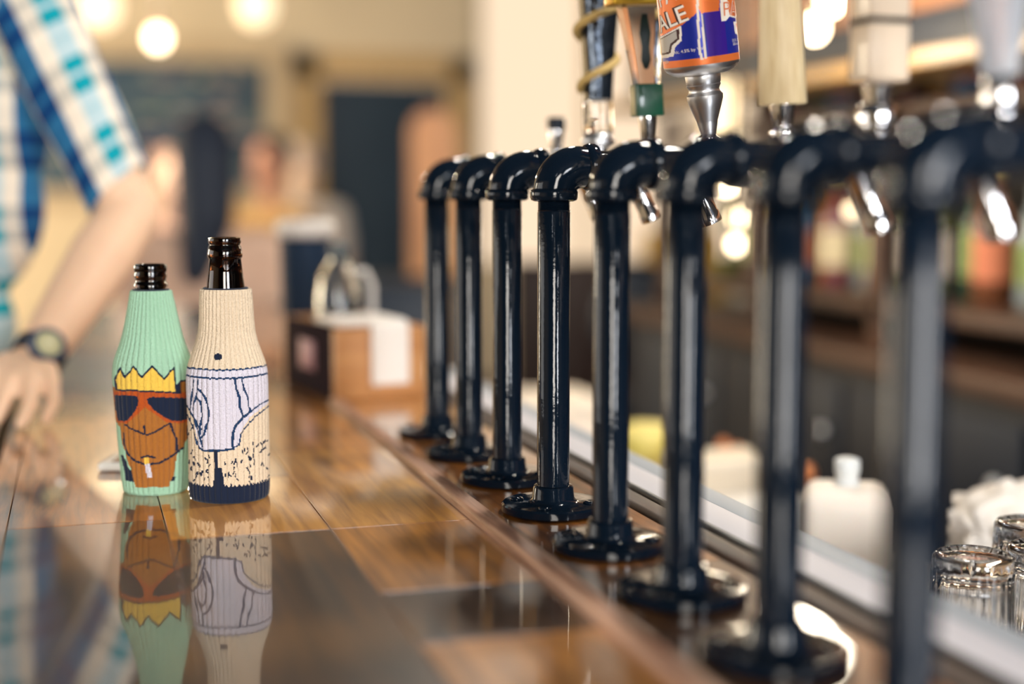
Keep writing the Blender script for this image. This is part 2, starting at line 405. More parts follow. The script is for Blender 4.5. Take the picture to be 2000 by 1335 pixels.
# P3: clear flared acrylic with green foot
h = handle(3, -3, 0); ferrule(h, .022, .0055, .0085)
bm = bmesh.new(); box(bm, -.0135, .0135, -.0095, .0095, .022, .052, bevel=.0015); obj('green_foot', bm, mat('green_plastic', '0a4c34', .3, coat=.5), h, angle=40)
bm = bmesh.new(); rr = []
for i in range(9):
    t_ = i/8; z = .052+t_*.073; a = .0125+.009*t_**1.4; b_ = .008+.004*t_
    cx_ = -.003*t_
    rr.append([bm.verts.new((cx_+a*sx_, b_*sy_, z)) for sx_, sy_ in ((-1, -.6), (-.85, -1), (.85, -1), (1, -.6), (1, .6), (.85, 1), (-.85, 1), (-1, .6))])
for a, b_ in zip(rr, rr[1:]):
    for i in range(8): bm.faces.new((a[i], a[(i+1) % 8], b_[(i+1) % 8], b_[i]))
bm.faces.new(rr[0][::-1]); bm.faces.new(rr[-1])
obj('clear_grip', bm, mat('acrylic', (.97, .98, 1), .03, trans=1, ior=1.3), h, angle=30)
bm = bmesh.new()
rr = []
for z, a in ((.066, .002), (.074, .005), (.086, .004), (.098, .006), (.116, .003)):
    rr.append((z, a))
lathe(bm, rr, 16, Matrix.Diagonal((1, .4, 1, 1))); obj('dark_emblem', bm, mat('dark_green', '18302c', .4), h)
bm = bmesh.new(); box(bm, -.034, .024, -.013, .013, .124, .16, bevel=.002); obj('gold_cap', bm, mat('gold_trim', 'c79a2c', .3, metal=.6), h)
# P5: pale wooden tapered handle
h = handle(5, -3, 0); ferrule(h, .018, .0062, .0100)
bm = bmesh.new(); lathe(bm, [(.017, .0172), (.0178, .0182), (.06, .0168), (.15, .0138), (.22, .012), (.222, .010)], 40)
obj('wooden_grip', bm, wood('pale_handle_wood', 'd9c193', 'efdcb4', 'Z', .45, scale=30), h)
# P6: two cream blocks
h = handle(6, 0, 0)
bm = bmesh.new(); lathe(bm, [(-.004, .010), (-.002, .0140), (.003, .0145), (.008, .0125), (.010, .0085), (.022, .0102), (.024, .0085)], 36); obj('ferrule', bm, CHROME, h, angle=40)
CR = mat('cream_ceramic', 'dcc8b0', .35, coat=.3)
for n_, (z0, z1) in enumerate(((.024, .0625), (.0645, .104), (.106, .150))):
    bm = bmesh.new(); box(bm, -.0155, .0155, -.0135, .0135, z0, z1, bevel=.0028)
    o = obj('block', bm, CR, h, angle=40)
for z0, z1 in ((.0615, .0655), (.103, .107)):
    bm = bmesh.new(); box(bm, -.0148, .0148, -.0128, .0128, z0, z1); obj('black_joint', bm, mat('black_rubber', '15181f', .6), h)
bm = bmesh.new()
for a in range(3): box(bm, -.002+a*.004, .0005+a*.004, -.0139, -.0134, .092, .100)
obj('printed_mark', bm, mat('black_rubber', '15181f', .6), h)
# P7: pale flared glassy handle
h = handle(7, -4, 0)
bm = bmesh.new(); lathe(bm, [(-.004, .0085), (-.002, .0110), (.006, .0115), (.012, .0095), (.020, .0090)], 32); obj('ferrule', bm, CHROME, h)
bm = bmesh.new(); rr = []
for i in range(9):
    t_ = i/8; z = .018+t_*.062; a = .0092+.008*t_**1.2; b_ = .009+.004*t_
    rr.append([bm.verts.new((a*sx_, b_*sy_, z)) for sx_, sy_ in ((-1, -.6), (-.6, -1), (.6, -1), (1, -.6), (1, .6), (.6, 1), (-.6, 1), (-1, .6))])
for a, b_ in zip(rr, rr[1:]):
    for i in range(8): bm.faces.new((a[i], a[(i+1) % 8], b_[(i+1) % 8], b_[i]))
bm.faces.new(rr[0][::-1]); bm.faces.new(rr[-1])
obj('clear_stem', bm, mat('smoky_acrylic', (.80, .86, .95), .12, trans=.6, ior=1.4), h, angle=30)
bm = bmesh.new(); box(bm, -.022, .022, -.013, .013, .078, .17, bevel=.006); obj('white_paddle', bm, mat('white_enamel', 'e6e0d6', .3), h, angle=40)

# P4: the beer can handle
h = handle(4, -9, 4); h.location.z += .001; h.scale = (1, 1, .88)
bm = bmesh.new()
lathe(bm, [(-.004, .0060), (0, .0066), (.010, .0086), (.012, .0088), (.0125, .0090), (.026, .0132), (.033, .0152), (.037, .0153), (.0395, .0135), (.042, .0128), (.0445, .0136), (.0465, .0146), (.0475, .0140), (.049, .0146), (.055, .0150), (.0565, .0148)], 48)
obj('ferrule', bm, SATIN, h, angle=35)
CM = [mat('can_silver', (.78, .78, .79), .34, metal=1), mat('can_orange', 'e8793a', .35, metal=.25), mat('can_blue', '1f2f9e', .3, metal=.3),
      mat('can_purple', '3d1f9c', .3, metal=.3), mat('can_white', 'eee6dc', .4), mat('can_grey', 'b4aea6', .4), mat('can_brown', '3a1712', .5)]
RC = .0318; PXM = 15.2*1000; RR = RC*PXM   # flat label units per metre
def c2(cx, cy):
    dx, dy = cx-680, cy-800
    return (dx*.99-dy*.13*1.0, -dx*.13-dy*.99)
prof = [(.0565, .012), (.0568, .0215), (.0580, .0245), (.0598, .0270), (.0618, .0295), (.0645, .0312), (.0668, .0318)]
NS = 288; bm = bmesh.new(); zs = list(np.linspace(.0668, .178, 170)); full = prof+[(z, RC) for z in zs[1:]]+[(.181, .030), (.184, .0275), (.185, .026)]
lathe(bm, full, NS)
bm.faces.ensure_lookup_table()
fc = np.array([f.calc_center_median()[:] for f in bm.faces])
ang = np.arctan2(fc[:, 0]*math.cos(-YAW)-(-fc[:, 1])*0, 1) # placeholder
# direction of the front: towards the camera seen from the tower
fd = Vector((0-(PX+HX), 0-PY(4), 0)).normalized(); rdir = Vector((-fd.y, fd.x, 0))
u_ = fc[:, 0]*rdir.x+fc[:, 1]*rdir.y; fr = fc[:, 0]*fd.x+fc[:, 1]*fd.y; V = (fc[:, 2]-.0668)*PXM
X_ = u_*PXM
V = V+ (-8)
idx = np.zeros(len(fc), int); body = (fc[:, 2] > .0669) & (fc[:, 2] < .178)
idx[body] = 2
def P(*q): return [c2(a, b_) for a, b_ in q]
front = fr > 0
def setp(poly, i): 
    global idx
    m = body & front & inpoly(X_, V, P(*poly)); idx[m] = i
idx[body & (V < 92)] = 1
idx[body & (X_ > 90)] = np.where(idx[body & (X_ > 90)] == 2, 3, idx[body & (X_ > 90)])
idx[body & (X_ > 330) & (idx == 3)] = 2
setp([(60, 470), (420, 250), (590, 90), (600, -900), (-200, -900), (-200, 470)], 1)
setp([(60, 480), (405, 260), (420, 470), (340, 560), (325, 690), (60, 760)], 4)
setp([(60, 500), (380, 300), (388, 450), (300, 540), (285, 650), (60, 720)], 6)
setp([(60, 520), (350, 330), (358, 440), (275, 520), (262, 630), (60, 690)], 5)
setp([(580, 0), (600, -900), (880, -900), (860, 70), (650, 100)], 1)
setp([(575, 0), (570, -900), (615, -900), (610, 0), (660, 600), (700, 740), (660, 740), (630, 600)], 4)
setp([(640, 100), (655, 100), (730, 600), (740, 720), (705, 720), (690, 600)], 4)
setp([(870, 0), (870, -900), (1300, -900), (1300, 250), (1000, 150), (950, 210), (900, 210)], 4)
setp([(960, -5), (960, -900), (1300, -900), (1300, 210), (1000, 130)], 1)
setp([(1050, 220), (1300, 260), (1300, 560), (1180, 540), (1160, 430), (1080, 390)], 4)
setp([(1080, 250), (1300, 280), (1300, 500), (1185, 440), (1110, 370)], 1)
for f, i in zip(bm.faces, idx): f.material_index = int(i)
can = obj('beer_can', bm, CM, h, angle=40); tag(can, 'orange and blue beer can fixed on a silver stem')
def can_text(s, cx, cy, size, ang_deg, m, off=.0003, bold=0.0, name='lettering'):
    cu = bpy.data.curves.new('t', 'FONT'); cu.body = s; cu.size = size; cu.offset = bold; cu.space_character = 1.0
    o = bpy.data.objects.new('t', cu); C.objects.link(o)
    me = bpy.data.meshes.new_from_object(o.evaluated_get(bpy.context.evaluated_depsgraph_get()))
    bpy.data.objects.remove(o)
    bm = bmesh.new(); bm.from_mesh(me); bmesh.ops.triangulate(bm, faces=bm.faces)
    bmesh.ops.subdivide_edges(bm, edges=bm.edges, cuts=1)
    x0, v0 = c2(cx, cy); a = math.radians(ang_deg); ca, sa = math.cos(a), math.sin(a)
    th0 = math.asin(max(-.98, min(.98, x0/RR)))
    for v in bm.verts:
        x, y = v.co.x, v.co.y
        sx_ = x*ca-y*sa; sy_ = x*sa+y*ca
        th = th0+sx_/RR
        hh = (v0+sy_+8)/PXM+.0668
        p = (fd*math.cos(th)+rdir*math.sin(th))*(RC+off)
        v.co = (p.x, p.y, hh)
    return obj(name, bm, m, can, smooth=False)
can_text('ALE', 150, 372, 330, 15, CM[6], .0002, 9)
can_text('ALE', 160, 366, 320, 15, CM[4], .0004, 3)
can_text('IPA', 110, 40, 300, 15, CM[4], .0003, 3)
can_text('PALE', 900, 150, 300, -3, CM[4], .0003, 6)
can_text('PALE', 905, 145, 290, -3, CM[1], .0005, -3)
can_text('Alc. 4.5% by Vol', 330, 662, 62, 3, CM[4])
can_text('USA', 225, 800, 60, 4, CM[4])
can_text('12 FL. OZ.', 1040, 500, 52, 0, CM[4])
can_text('355 mL', 1055, 550, 52, 0, CM[4])
can_text('GOVERNMENT WARNING', 655, 130, 30, -88, CM[6], .0004)

# ---------------------------------------------------------------- the two bottles in knitted sleeves
def yarn(name, c, dark=.55): return mat(name, c, .95, spec=.1, sheen=.1, bump=.9, bscale=900)
MINT = yarn('mint_yarn', 'a6cfb0'); YEL = yarn('yellow_yarn', 'f0c653'); BRN = yarn('brown_yarn', 'ad6d2f'); ORR = yarn('rust_yarn', 'b9531f')
CREAM = yarn('cream_yarn', 'e6d1b4'); WHT = yarn('lilac_white_yarn', 'dcd6e0'); BLU = yarn('navy_line_yarn', '1d3a5e')
YARN = [MINT, YEL, BRN, ORR, NAVY, CREAM, WHT, BLU]
def sleeve(prof, cx_px, scale_m, base_px, X0, Y0, paint, ribs=38, name='knitted_sleeve', parent=None):
    zs = np.array([p[0] for p in prof]); rs = np.array([p[1] for p in prof])
    NZ, NA = 230, ribs*8; bm = bmesh.new(); H_ = prof[-1][0]
    fdv = Vector((-X0, -Y0, 0)).normalized(); rd = Vector((-fdv.y, fdv.x, 0))
    def rad(z): 
        return float(np.interp(z, zs, rs))
    # smooth the profile
    zz = np.linspace(0, H_, NZ); r0 = np.interp(zz, zs, rs); k = np.ones(9)/9
    rsm = np.convolve(np.pad(r0, 4, mode='edge'), k, 'valid'); rsm[:5] = r0[:5]; rsm[-4:] = r0[-4:]
    rings = []; row = .0021
    for j in range(NZ):
        z = zz[j]; ring = []
        for i in range(NA):
            a = 2*PI*i/NA; rib = abs(math.cos(a*ribs/2))**.42
            knit = .00016*math.sin(2*PI*z/row+PI*(i % 2))
            r = rsm[j]-.0018*(1-rib)*(min(1, z/.004)) + knit+.00025*math.sin(3*a+z*60)
            p = fdv*(math.cos(a)*r)+rd*(math.sin(a)*r); ring.append(bm.verts.new((p.x, p.y, z)))
        rings.append(ring)
    for a, b_ in zip(rings, rings[1:]):
        for k2 in range(NA): bm.faces.new((a[k2], a[(k2+1) % NA], b_[(k2+1) % NA], b_[k2]))
    # rolled top edge, goes back down inside
    inner = []
    for dz, dr in ((.0008, -.0012), (.0002, -.0026), (-.004, -.0030)):
        ring = []
        for i in range(NA):
            a = 2*PI*i/NA; r = rsm[-1]+dr; p = fdv*(math.cos(a)*r)+rd*(math.sin(a)*r); ring.append(bm.verts.new((p.x, p.y, H_+dz)))
        inner.append(ring)
    for a, b_ in zip([rings[-1]]+inner, inner):
        for k2 in range(NA): bm.faces.new((a[k2], a[(k2+1) % NA], b_[(k2+1) % NA], b_[k2]))
    bm.faces.new(rings[0][::-1])
    bm.faces.ensure_lookup_table()
    nf = len(bm.faces); th = np.zeros(nf); zc = np.zeros(nf)
    for n, f in enumerate(bm.faces):
        j = n//NA; i = n % NA; th[n] = ((i+.5)/NA*2*PI+PI) % (2*PI)-PI; zc[n] = zz[min(j, NZ-1)] if n < (NZ-1)*NA else (H_+.01 if n < nf-1 else 0)
    idx = paint(th, zc, np.interp(zc, zz, rsm))
    for f, i in zip(bm.faces, idx): f.material_index = int(i)
    return obj(name, bm, YARN, parent)

def glass_bottle(parent, prof, top):
    bm = bmesh.new(); lathe(bm, prof, 48, cap=False)
    bm2 = obj('bottle_glass', bm, BROWNGLASS, parent, angle=50)
    return bm2
S1 = 4.172
# cream sleeve; pattern in the crop frame (200,680)+c/4.172
cp = at(449, 968, z=0); DC = (cp-CP).dot(_f)
b1 = empty('beer_bottle', cp, 0, 'taller beer bottle in a cream knitted sleeve showing white briefs and hairy legs', 'bottle', 'beer bottles in knitted sleeves')
prof_c = [(0, .0330), (.002, .0345), (.008, .0353), (.05, .0352), (.100, .0354), (.110, .0352), (.118, .0338), (.127, .0305), (.136, .0272), (.146, .0246), (.158, .0236), (.172, .0231), (.183, .0225)]
def to_crop(th, z, r, base, Dd, cxp):
    s = F/Dd
    px_ = cxp + r*np.sin(th)*s*1.0 - z*s*.0  # horizontal
    py_ = base - z*s + r*np.cos(th)*s*((.265-z)/Dd)
    return (px_-200)*S1, (py_-680)*S1
def paint_cream(th, z, r):
    x, y = to_crop(th, z, r, 968, DC, 449)
    idx = np.full(th.shape, 5); fr = np.abs(th) < 1.75
    y0 = y
    # waist lines by height, all round
    yy = (968-z*F/DC-680)*S1
    idx[(z < .0985) & (z > .075)] = 6
    # region of briefs (front)
    br = [(560, 150), (560, 400), (705, 440), (770, 560), (800, 780), (830, 822), (1075, 822), (1120, 790), (1130, 690), (1210, 560), (1360, 450), (1500, 400), (1500, 150)]
    m = fr & (z < .1005)
    idx[m] = 5; idx[fr & inpoly(x, y, br)] = 6
    def L(w_, *pts): idx[fr & nearline(x, y, pts, w_)] = 7
    wob = 3*np.sin(x*.12)
    # waistband lines
    yb = y-r*0
    mid = (x-1035)/330; c1 = 172-32*mid**2; cb = 240-32*mid**2
    idx[fr & (y < c1)] = 5
    idx[fr & (np.abs(y-c1-wob) < 6.5)] = 7; idx[fr & (np.abs(y-cb-wob) < 7.5)] = 7
    idx[(~fr) & (np.abs(z-.0985) < .0008)] = 7; idx[(~fr) & (np.abs(z-.094) < .0008)] = 7
    L(6, (560, 380), (705, 440), (745, 500), (775, 580), (812, 700), (835, 815))
    L(5, (600, 440), (705, 505), (760, 620), (790, 770), (830, 820))
    L(9, (830, 822), (950, 830), (1075, 818))
    L(10, (1068, 800), (1072, 690), (1095, 630), (1150, 570), (1215, 515))
    L(6, (1215, 515), (1290, 460), (1370, 420), (1460, 400))
    L(5, (1120, 790), (1135, 700), (1170, 650), (1250, 560), (1370, 470), (1460, 440))
    L(5, (1075, 805), (1120, 790))
    L(9, (1095, 245), (1108, 330), (1130, 400), (1132, 480), (1158, 560))
    L(7, (1150, 245), (1168, 330), (1195, 400), (1200, 470), (1222, 515))
    L(6, (775, 245), (765, 320), (752, 400), (742, 500))
    L(6, (810, 245), (800, 330), (785, 400), (765, 470), (768, 540), (800, 610), (822, 650))
    L(8, (812, 325), (850, 370), (870, 420), (888, 500), (885, 580), (865, 620), (850, 690), (820, 720))
    L(7, (790, 380), (825, 430), (835, 540), (815, 630), (815, 690))
    # legs gap and shoes
    idx[fr & inpoly(x, y, [(920, 825), (948, 825), (952, 965), (978, 970), (992, 1040), (1004, 1180), (896, 1180), (915, 1050), (925, 965)])] = 4
    idx[(z < .0155+.0008*np.sin(th*60))] = 4
    # hair marks
    rnd = np.random.RandomState(3)
    for _ in range(240):
        hx, hy = rnd.uniform(640, 1440), rnd.uniform(470, 1120)
        if inpoly(np.array([hx]), np.array([hy]), br)[0] or abs(hx-945) < 52: continue
        if hx > 1000 and hy < 830-(hx-1050)*.62+60: continue
        a = rnd.uniform(-.7, .7); ln = rnd.uniform(7, 17)
        L_ = [(hx-ln*math.sin(a), hy-ln*math.cos(a)), (hx+ln*math.sin(a), hy+ln*math.cos(a))]
        m = fr & nearline(x, y, L_, 5.2) & (idx == 5); idx[m] = 4
    # navel
    idx[fr & (((x-968)/34)**2+((y-64)/27)**2 < 1)] = 4
    idx[z > .2] = 4
    return idx
sleeve(prof_c, 449, 0, 968, cp.x, cp.y, paint_cream, 40, parent=b1)
gb = [(.003, .028), (.003, .030), (.008, .0312), (.1, .0312), (.118, .0285), (.135, .0215), (.155, .0185), (.183, .0166), (.196, .0152), (.2095, .0137),
      (.2105, .0146), (.2125, .0151), (.2150, .0150), (.2205, .0139), (.2215, .0131), (.2225, .0132), (.2235, .0139), (.2262, .0141), (.2278, .0136), (.2282, .0122), (.2275, .0108), (.22, .0100), (.19, .0125), (.15, .0150), (.12, .025), (.1, .0285), (.01, .0285), (.007, .02)]
glass_bottle(b1, gb, 0)
# green sleeve
gp = at(305, 956, z=0); DG = (gp-CP).dot(_f)
b2 = empty('beer_bottle', gp, 0, 'shorter beer bottle in a mint green knitted sleeve with a crowned face in sunglasses', 'bottle', 'beer bottles in knitted sleeves')
prof_g = [(0, .0272), (.002, .0288), (.010, .0298), (.045, .0325), (.085, .0345), (.106, .0352), (.116, .0343), (.124, .0318), (.132, .0288), (.142, .0258), (.155, .0230), (.168, .0205), (.180, .0182)]
def paint_green(th, z, r):
    x, y = to_crop(th, z, r, 956, DG, 303)
    idx = np.full(th.shape, 0); fr = np.abs(th) < 1.7
    def Pg(i, *q): idx[fr & inpoly(x, y, q)] = i
    def L(w_, i, *pts): idx[fr & nearline(x, y, pts, w_)] = i
    Pg(2, (100, 240), (120, 300), (700, 340), (720, 420), (720, 600), (690, 640), (685, 740), (655, 810), (605, 850), (590, 960), (562, 1070), (540, 1136), (268, 1130), (240, 1000), (205, 880), (175, 760), (165, 640), (130, 580), (100, 400))
    Pg(2, (635, 265), (720, 275), (730, 390), (630, 380))
    Pg(3, (120, 335), (700, 365), (720, 600), (620, 615), (520, 600), (420, 520), (350, 480), (300, 530), (220, 600), (140, 590))
    Pg(2, (330, 520), (360, 470), (420, 530), (520, 600), (420, 640), (300, 640), (230, 600))
    Pg(4, (590, 330), (635, 265), (640, 375), (600, 370))
    crown = [(145, 325), (130, 240), (175, 148), (207, 228), (280, 140), (340, 232), (425, 142), (512, 248), (590, 160), (605, 362), (380, 345)]
    Pg(1, *crown); L(7, 4, *(crown+[crown[0]]))
    L(9, 4, (640, 270), (700, 265), (740, 280))
    Pg(4, (125, 365), (290, 375), (312, 420), (285, 500), (235, 565), (200, 585), (150, 575), (128, 480))
    Pg(4, (375, 405), (420, 392), (560, 402), (760, 415), (760, 560), (640, 598), (560, 590), (500, 555), (430, 500), (385, 445))
    # mouth and chin lines of the plain face
    L(7, 4, (205, 610), (240, 640), (320, 680), (370, 700), (430, 680), (500, 640), (555, 610))
    L(8, 4, (350, 630), (352, 690))
    L(8, 4, (190, 680), (190, 770), (215, 850), (270, 910), (360, 945), (460, 935), (550, 890), (650, 820))
    L(8, 4, (560, 620), (575, 690), (600, 740), (605, 840))
    L(9, 4, (690, 640), (690, 740))
    L(8, 4, (320, 885), (370, 872), (425, 890))
    Pg(1, (345, 888), (380, 888), (384, 940), (347, 940)); Pg(6, (347, 940), (386, 938), (402, 1048), (360, 1055))
    Pg(4, (160, 850), (180, 860), (215, 960), (245, 1010), (270, 1132), (200, 1132), (180, 1000))
    Pg(4, (560, 1050), (590, 1060), (545, 1136), (530, 1136))
    idx[z < .0068] = 0
    idx[(z < .012) & (idx == 4)] = 0
    idx[z > .19] = 4
    return idx
sleeve(prof_g, 303, 0, 956, gp.x, gp.y, paint_green, 36, parent=b2)
gg = [(.003, .024), (.003, .026), (.008, .0275), (.1, .0305), (.118, .028), (.135, .021), (.155, .0180), (.176, .0152), (.181, .0146), (.1830, .0134), (.1838, .0148), (.1862, .0149), (.1880, .0134), (.1905, .0133),
      (.1920, .0141), (.1950, .0143), (.1965, .0135), (.1985, .0143), (.2020, .0146), (.2035, .0138), (.2038, .0122), (.2025, .0110), (.19, .0105), (.16, .0145), (.12, .025), (.1, .0275), (.01, .0245), (.007, .018)]
glass_bottle(b2, gg, 0)
# rim tints: the dark lining that shows at the mouth of each sleeve
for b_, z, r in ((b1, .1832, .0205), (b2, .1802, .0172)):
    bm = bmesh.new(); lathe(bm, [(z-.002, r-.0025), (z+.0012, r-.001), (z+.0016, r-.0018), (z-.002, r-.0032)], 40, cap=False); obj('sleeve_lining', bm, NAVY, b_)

# ---------------------------------------------------------------- phone on the bar
ph = at(190, 922, z=0)
pe = empty('mobile_phone', ph, YAW, 'white edged mobile phone lying flat behind the green sleeved bottle', 'phone')
bx('phone_body', (0, .118, 0, .058, .0006, .0088), mat('white_phone', 'f4f2ee', .25, coat=.5), pe, .003)
bx('screen', (.012, .106, .006, .052, .0086, .0094), mat('phone_screen', (.02, .02, .025), .08, coat=1), pe, .0003)

# ---------------------------------------------------------------- wooden caddy box and what stands in it
cb = at(655, 785, z=0); ROT = math.radians(8.6)
TAN = wood('caddy_wood', 'b47a48', 'd29b62', 'X', .45, scale=5)
cx = empty('caddy_box', cb, ROT, 'open wooden caddy box with its left side coloured dark as shade beside the furthest towers', 'box')
W_, D_, H_ = .126, .235, .094
bx('front_board', (0, W_, 0, .010, 0.0005, H_), TAN, cx); bx('back_board', (0, W_, D_-.010, D_, .0005, H_), TAN, cx)
ls = bx('side_board', (0, .010, .0101, D_-.0101, .0005, H_), mat('shade_coloured_board', '2a2026', .95, spec=.05), cx); tag(ls, 'side board coloured dark for its shade')  # weaker light on this side is put into a darker colour
bx('side_board', (W_-.010, W_, .0101, D_-.0101, .0005, H_), TAN, cx); bx('bottom_board', (.0101, W_-.0101, .0101, D_-.0101, .0005, .008), TAN, cx)
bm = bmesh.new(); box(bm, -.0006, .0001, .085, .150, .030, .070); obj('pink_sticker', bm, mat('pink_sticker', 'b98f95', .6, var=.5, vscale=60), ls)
Rm = Matrix.Rotation(ROT, 4, 'Z')
def inbox(x, y, z): return cb+Rm @ Vector((x, y, z))
# white napkin stack draped over the front board
nk = empty('napkin_stack', inbox(.054, 0, 0), ROT, 'white paper napkins draped over the front of the caddy box', 'napkins')
bm = bmesh.new(); prof2 = []
def drape(bm, x0, x1, pts, th_):
    n = len(pts); a = []
    for (y, z, ny, nz) in pts:
        a.append([bm.verts.new((x0, y, z)), bm.verts.new((x1, y, z)), bm.verts.new((x1, y+ny*th_, z+nz*th_)), bm.verts.new((x0, y+ny*th_, z+nz*th_))])
    for p, q in zip(a, a[1:]):
        for i in range(4): bm.faces.new((p[i], p[(i+1) % 4], q[(i+1) % 4], q[i]))
    bm.faces.new(a[0][::-1]); bm.faces.new(a[-1])
drape(bm, -.006, .045, [(-.0006, .020, -1, 0), (-.0006, .088, -1, 0), (-.0004, .094, -.8, .5), (.004, .0955, -.2, 1), (.10, .0955, 0, 1)], .008)
obj('front_fold', bm, mat('napkin_white', 'e9e2da', .8), nk, smooth=False)
bm = bmesh.new(); box(bm, -.050, -.0065, .0, .10, .0955, .1035, bevel=.003); obj('top_fold', bm, mat('napkin_white', 'e9e2da', .8), nk)
# dark pitcher with a white rim
pt = empty('tumbler_stack', at(600, 714, z=0), ROT, 'dark blue tumbler stack with a pale rim standing behind the caddy box', 'cup'); pt.scale = (1.08, 1.08, 1.12)
bm = bmesh.new(); lathe(bm, [(0, .031), (.01, .034), (.175, .0375), (.178, .0375), (.176, .035), (.02, .031), (.018, .002)], 40); obj('dark_body', bm, mat('dark_blue_plastic', '1a2c42', .6, spec=.2), pt, angle=40)
bm = bmesh.new(); lathe(bm, [(.178, .0350), (.179, .0400), (.185, .0420), (.197, .0415), (.202, .038), (.200, .034), (.179, .033)], 40); obj('pale_rim', bm, mat('pale_rim', 'd5cfc8', .5), pt)
# clear water jug
jg = empty('water_jug', inbox(.062, .165, .0085), ROT, 'clear domed glass jug standing beside the dark cups in the caddy box', 'jug')
bm = bmesh.new(); lathe(bm, [(0, .024), (.004, .028), (.06, .031), (.115, .031), (.145, .026), (.165, .016), (.172, .011), (.170, .009), (.16, .013), (.142, .023), (.113, .028), (.06, .028), (.008, .025), (.006, .001)], 40, cap=False)
obj('glass_body', bm, mat('jug_glass', (.85, .9, .92), .03, trans=1), jg, angle=50)
bm = bmesh.new(); lathe(bm, [(.168, .0125), (.185, .012), (.190, .006)], 24); obj('stopper', bm, mat('grey_cap', '566064', .4), jg)
bm = bmesh.new(); tube(bm, [(.022, -.004, .150), (.038, -.006, .150), (.047, -.008, .13), (.047, -.008, .07), (.041, -.006, .035), (.028, -.004, .028)], .0045, 12); obj('handle', bm, mat('pale_rim', 'd5cfc8', .5), jg)
bm = bmesh.new(); lathe(bm, [(.0082, .0246), (.06, .0275), (.095, .0276)], 40); obj('water', bm, mat('brownish_water', (.55, .42, .32), .0, trans=1, ior=1.33), jg)

# ---------------------------------------------------------------- things on the service counter
SZ = -.2
# glass rack tray and upturned ribbed glasses
gx, gy = .70, 1.02
rk = empty('drainer_mat', (.74, 1.02, SZ), 0, 'raised dark drainer under the upturned glasses', 'drainer')
bx('mat_body', (-.16, .20, -.30, .17, 0.0005, .085), mat('drainer_steel', 'c8c6c4', .35, metal=.3), rk, .006)
def tumbler():
    r = empty('tumbler_glass', (0, 0, 0))
    bm = bmesh.new(); n = 60; SEG = 96
    outer = [(0, .0335), (.002, .0345), (.020, .0340), (.060, .0325), (.074, .0320), (.079, .0322), (.085, .0318), (.0885, .0295), (.0895, .026), (.0888, .020), (.0880, .002)]
    inner_ = [(.074, .002), (.0735, .022), (.070, .0275), (.060, .0292), (.020, .0308), (.002, .0318)]
    pr_ = outer+inner_
    rings = []
    for i, (z, rr_) in enumerate(pr_):
        fl = (.0007 if 3 > i >= 2 or i in (3, 4) else 0)
        rings.append([bm.verts.new(((rr_+fl*math.cos(k*24*2*PI/SEG))*math.cos(2*PI*k/SEG), (rr_+fl*math.cos(k*24*2*PI/SEG))*math.sin(2*PI*k/SEG), z)) for k in range(SEG)])
    for a, b_ in zip(rings+[rings[-1]], rings[1:]+[rings[0]]):
        if a is b_: continue
        for k in range(SEG): bm.faces.new((a[k], a[(k+1) % SEG], b_[(k+1) % SEG], b_[k]))
    obj('ribbed_wall', bm, GLASS, r, angle=60)
    return r
tg = tumbler()
gpos = [at(1897, 1190, d=1.165), at(2040, 1180, d=1.19), at(2010, 1150, d=1.28), at(2160, 1140, d=1.24)]
gl = ['upturned ribbed glass nearest the right rail, next to the black tower', 'upturned ribbed glass cut by the right frame edge behind the first one', 'upturned ribbed glass standing further back beside the white cloth', 'upturned ribbed glass outside the first row']
for i, p in enumerate(gpos[:3]):
    o = tg if i == 0 else copy_tree(tg)
    o.location = (p.x, p.y, SZ+.0857); tag(o, gl[i], 'glass', 'upturned ribbed glasses beside the rail')
# crumpled white cloth behind the glasses
p = at(1965, 1030, d=1.62)
bm = bmesh.new(); bmesh.ops.create_icosphere(bm, subdivisions=5, radius=1)
from mathutils import noise
for v in bm.verts:
    n_ = noise.fractal(v.co*1.9, 1, 2, 4)*.22+abs(noise.noise(v.co*3.3))*.3
    v.co = v.co*(1+n_); v.co = Vector((v.co.x*.060, v.co.y*.050, max(v.co.z, -.62)*.046))
cl = obj('white_cloth', bm, mat('white_cotton', 'e6ddd2', .9, bump=.4, bscale=80), loc=(p.x, p.y, SZ+.092))
cl.scale = (1, 1, 1); tag(cl, 'crumpled white cloth heaped behind the upturned glasses', 'cloth')
bt = empty('steel_bin', (p.x, p.y, SZ), 0, 'low steel bin holding the white cloth', 'bin')
bm = bmesh.new(); lathe(bm, [(0.0005, .060), (.066, .066), (.067, .066), (.065, .063), (.004, .058), (.004, .002)], 40); obj('bin_wall', bm, STEEL, bt, angle=40)
# white plastic jug
p = at(1650, 1100, d=1.55)
jj = empty('plastic_jug', (p.x, p.y, SZ), -.5, 'big white plastic jug with rounded shoulders beyond the metal rail', 'jug')
bm = bmesh.new(); box(bm, -.052, .052, -.045, .045, 0.0005, .153, bevel=.022)
obj('jug_body', bm, mat('white_plastic', 'f2e6d8', .5, sub=.1), jj)
bm = bmesh.new(); lathe(bm, [(.150, .017), (.158, .012), (.165, .012), (.167, .0135), (.180, .0135), (.182, .010)], 28, Matrix.Translation((.0, .0, 0))); obj('neck', bm, mat('cap_white', 'd8dad8', .5), jj)
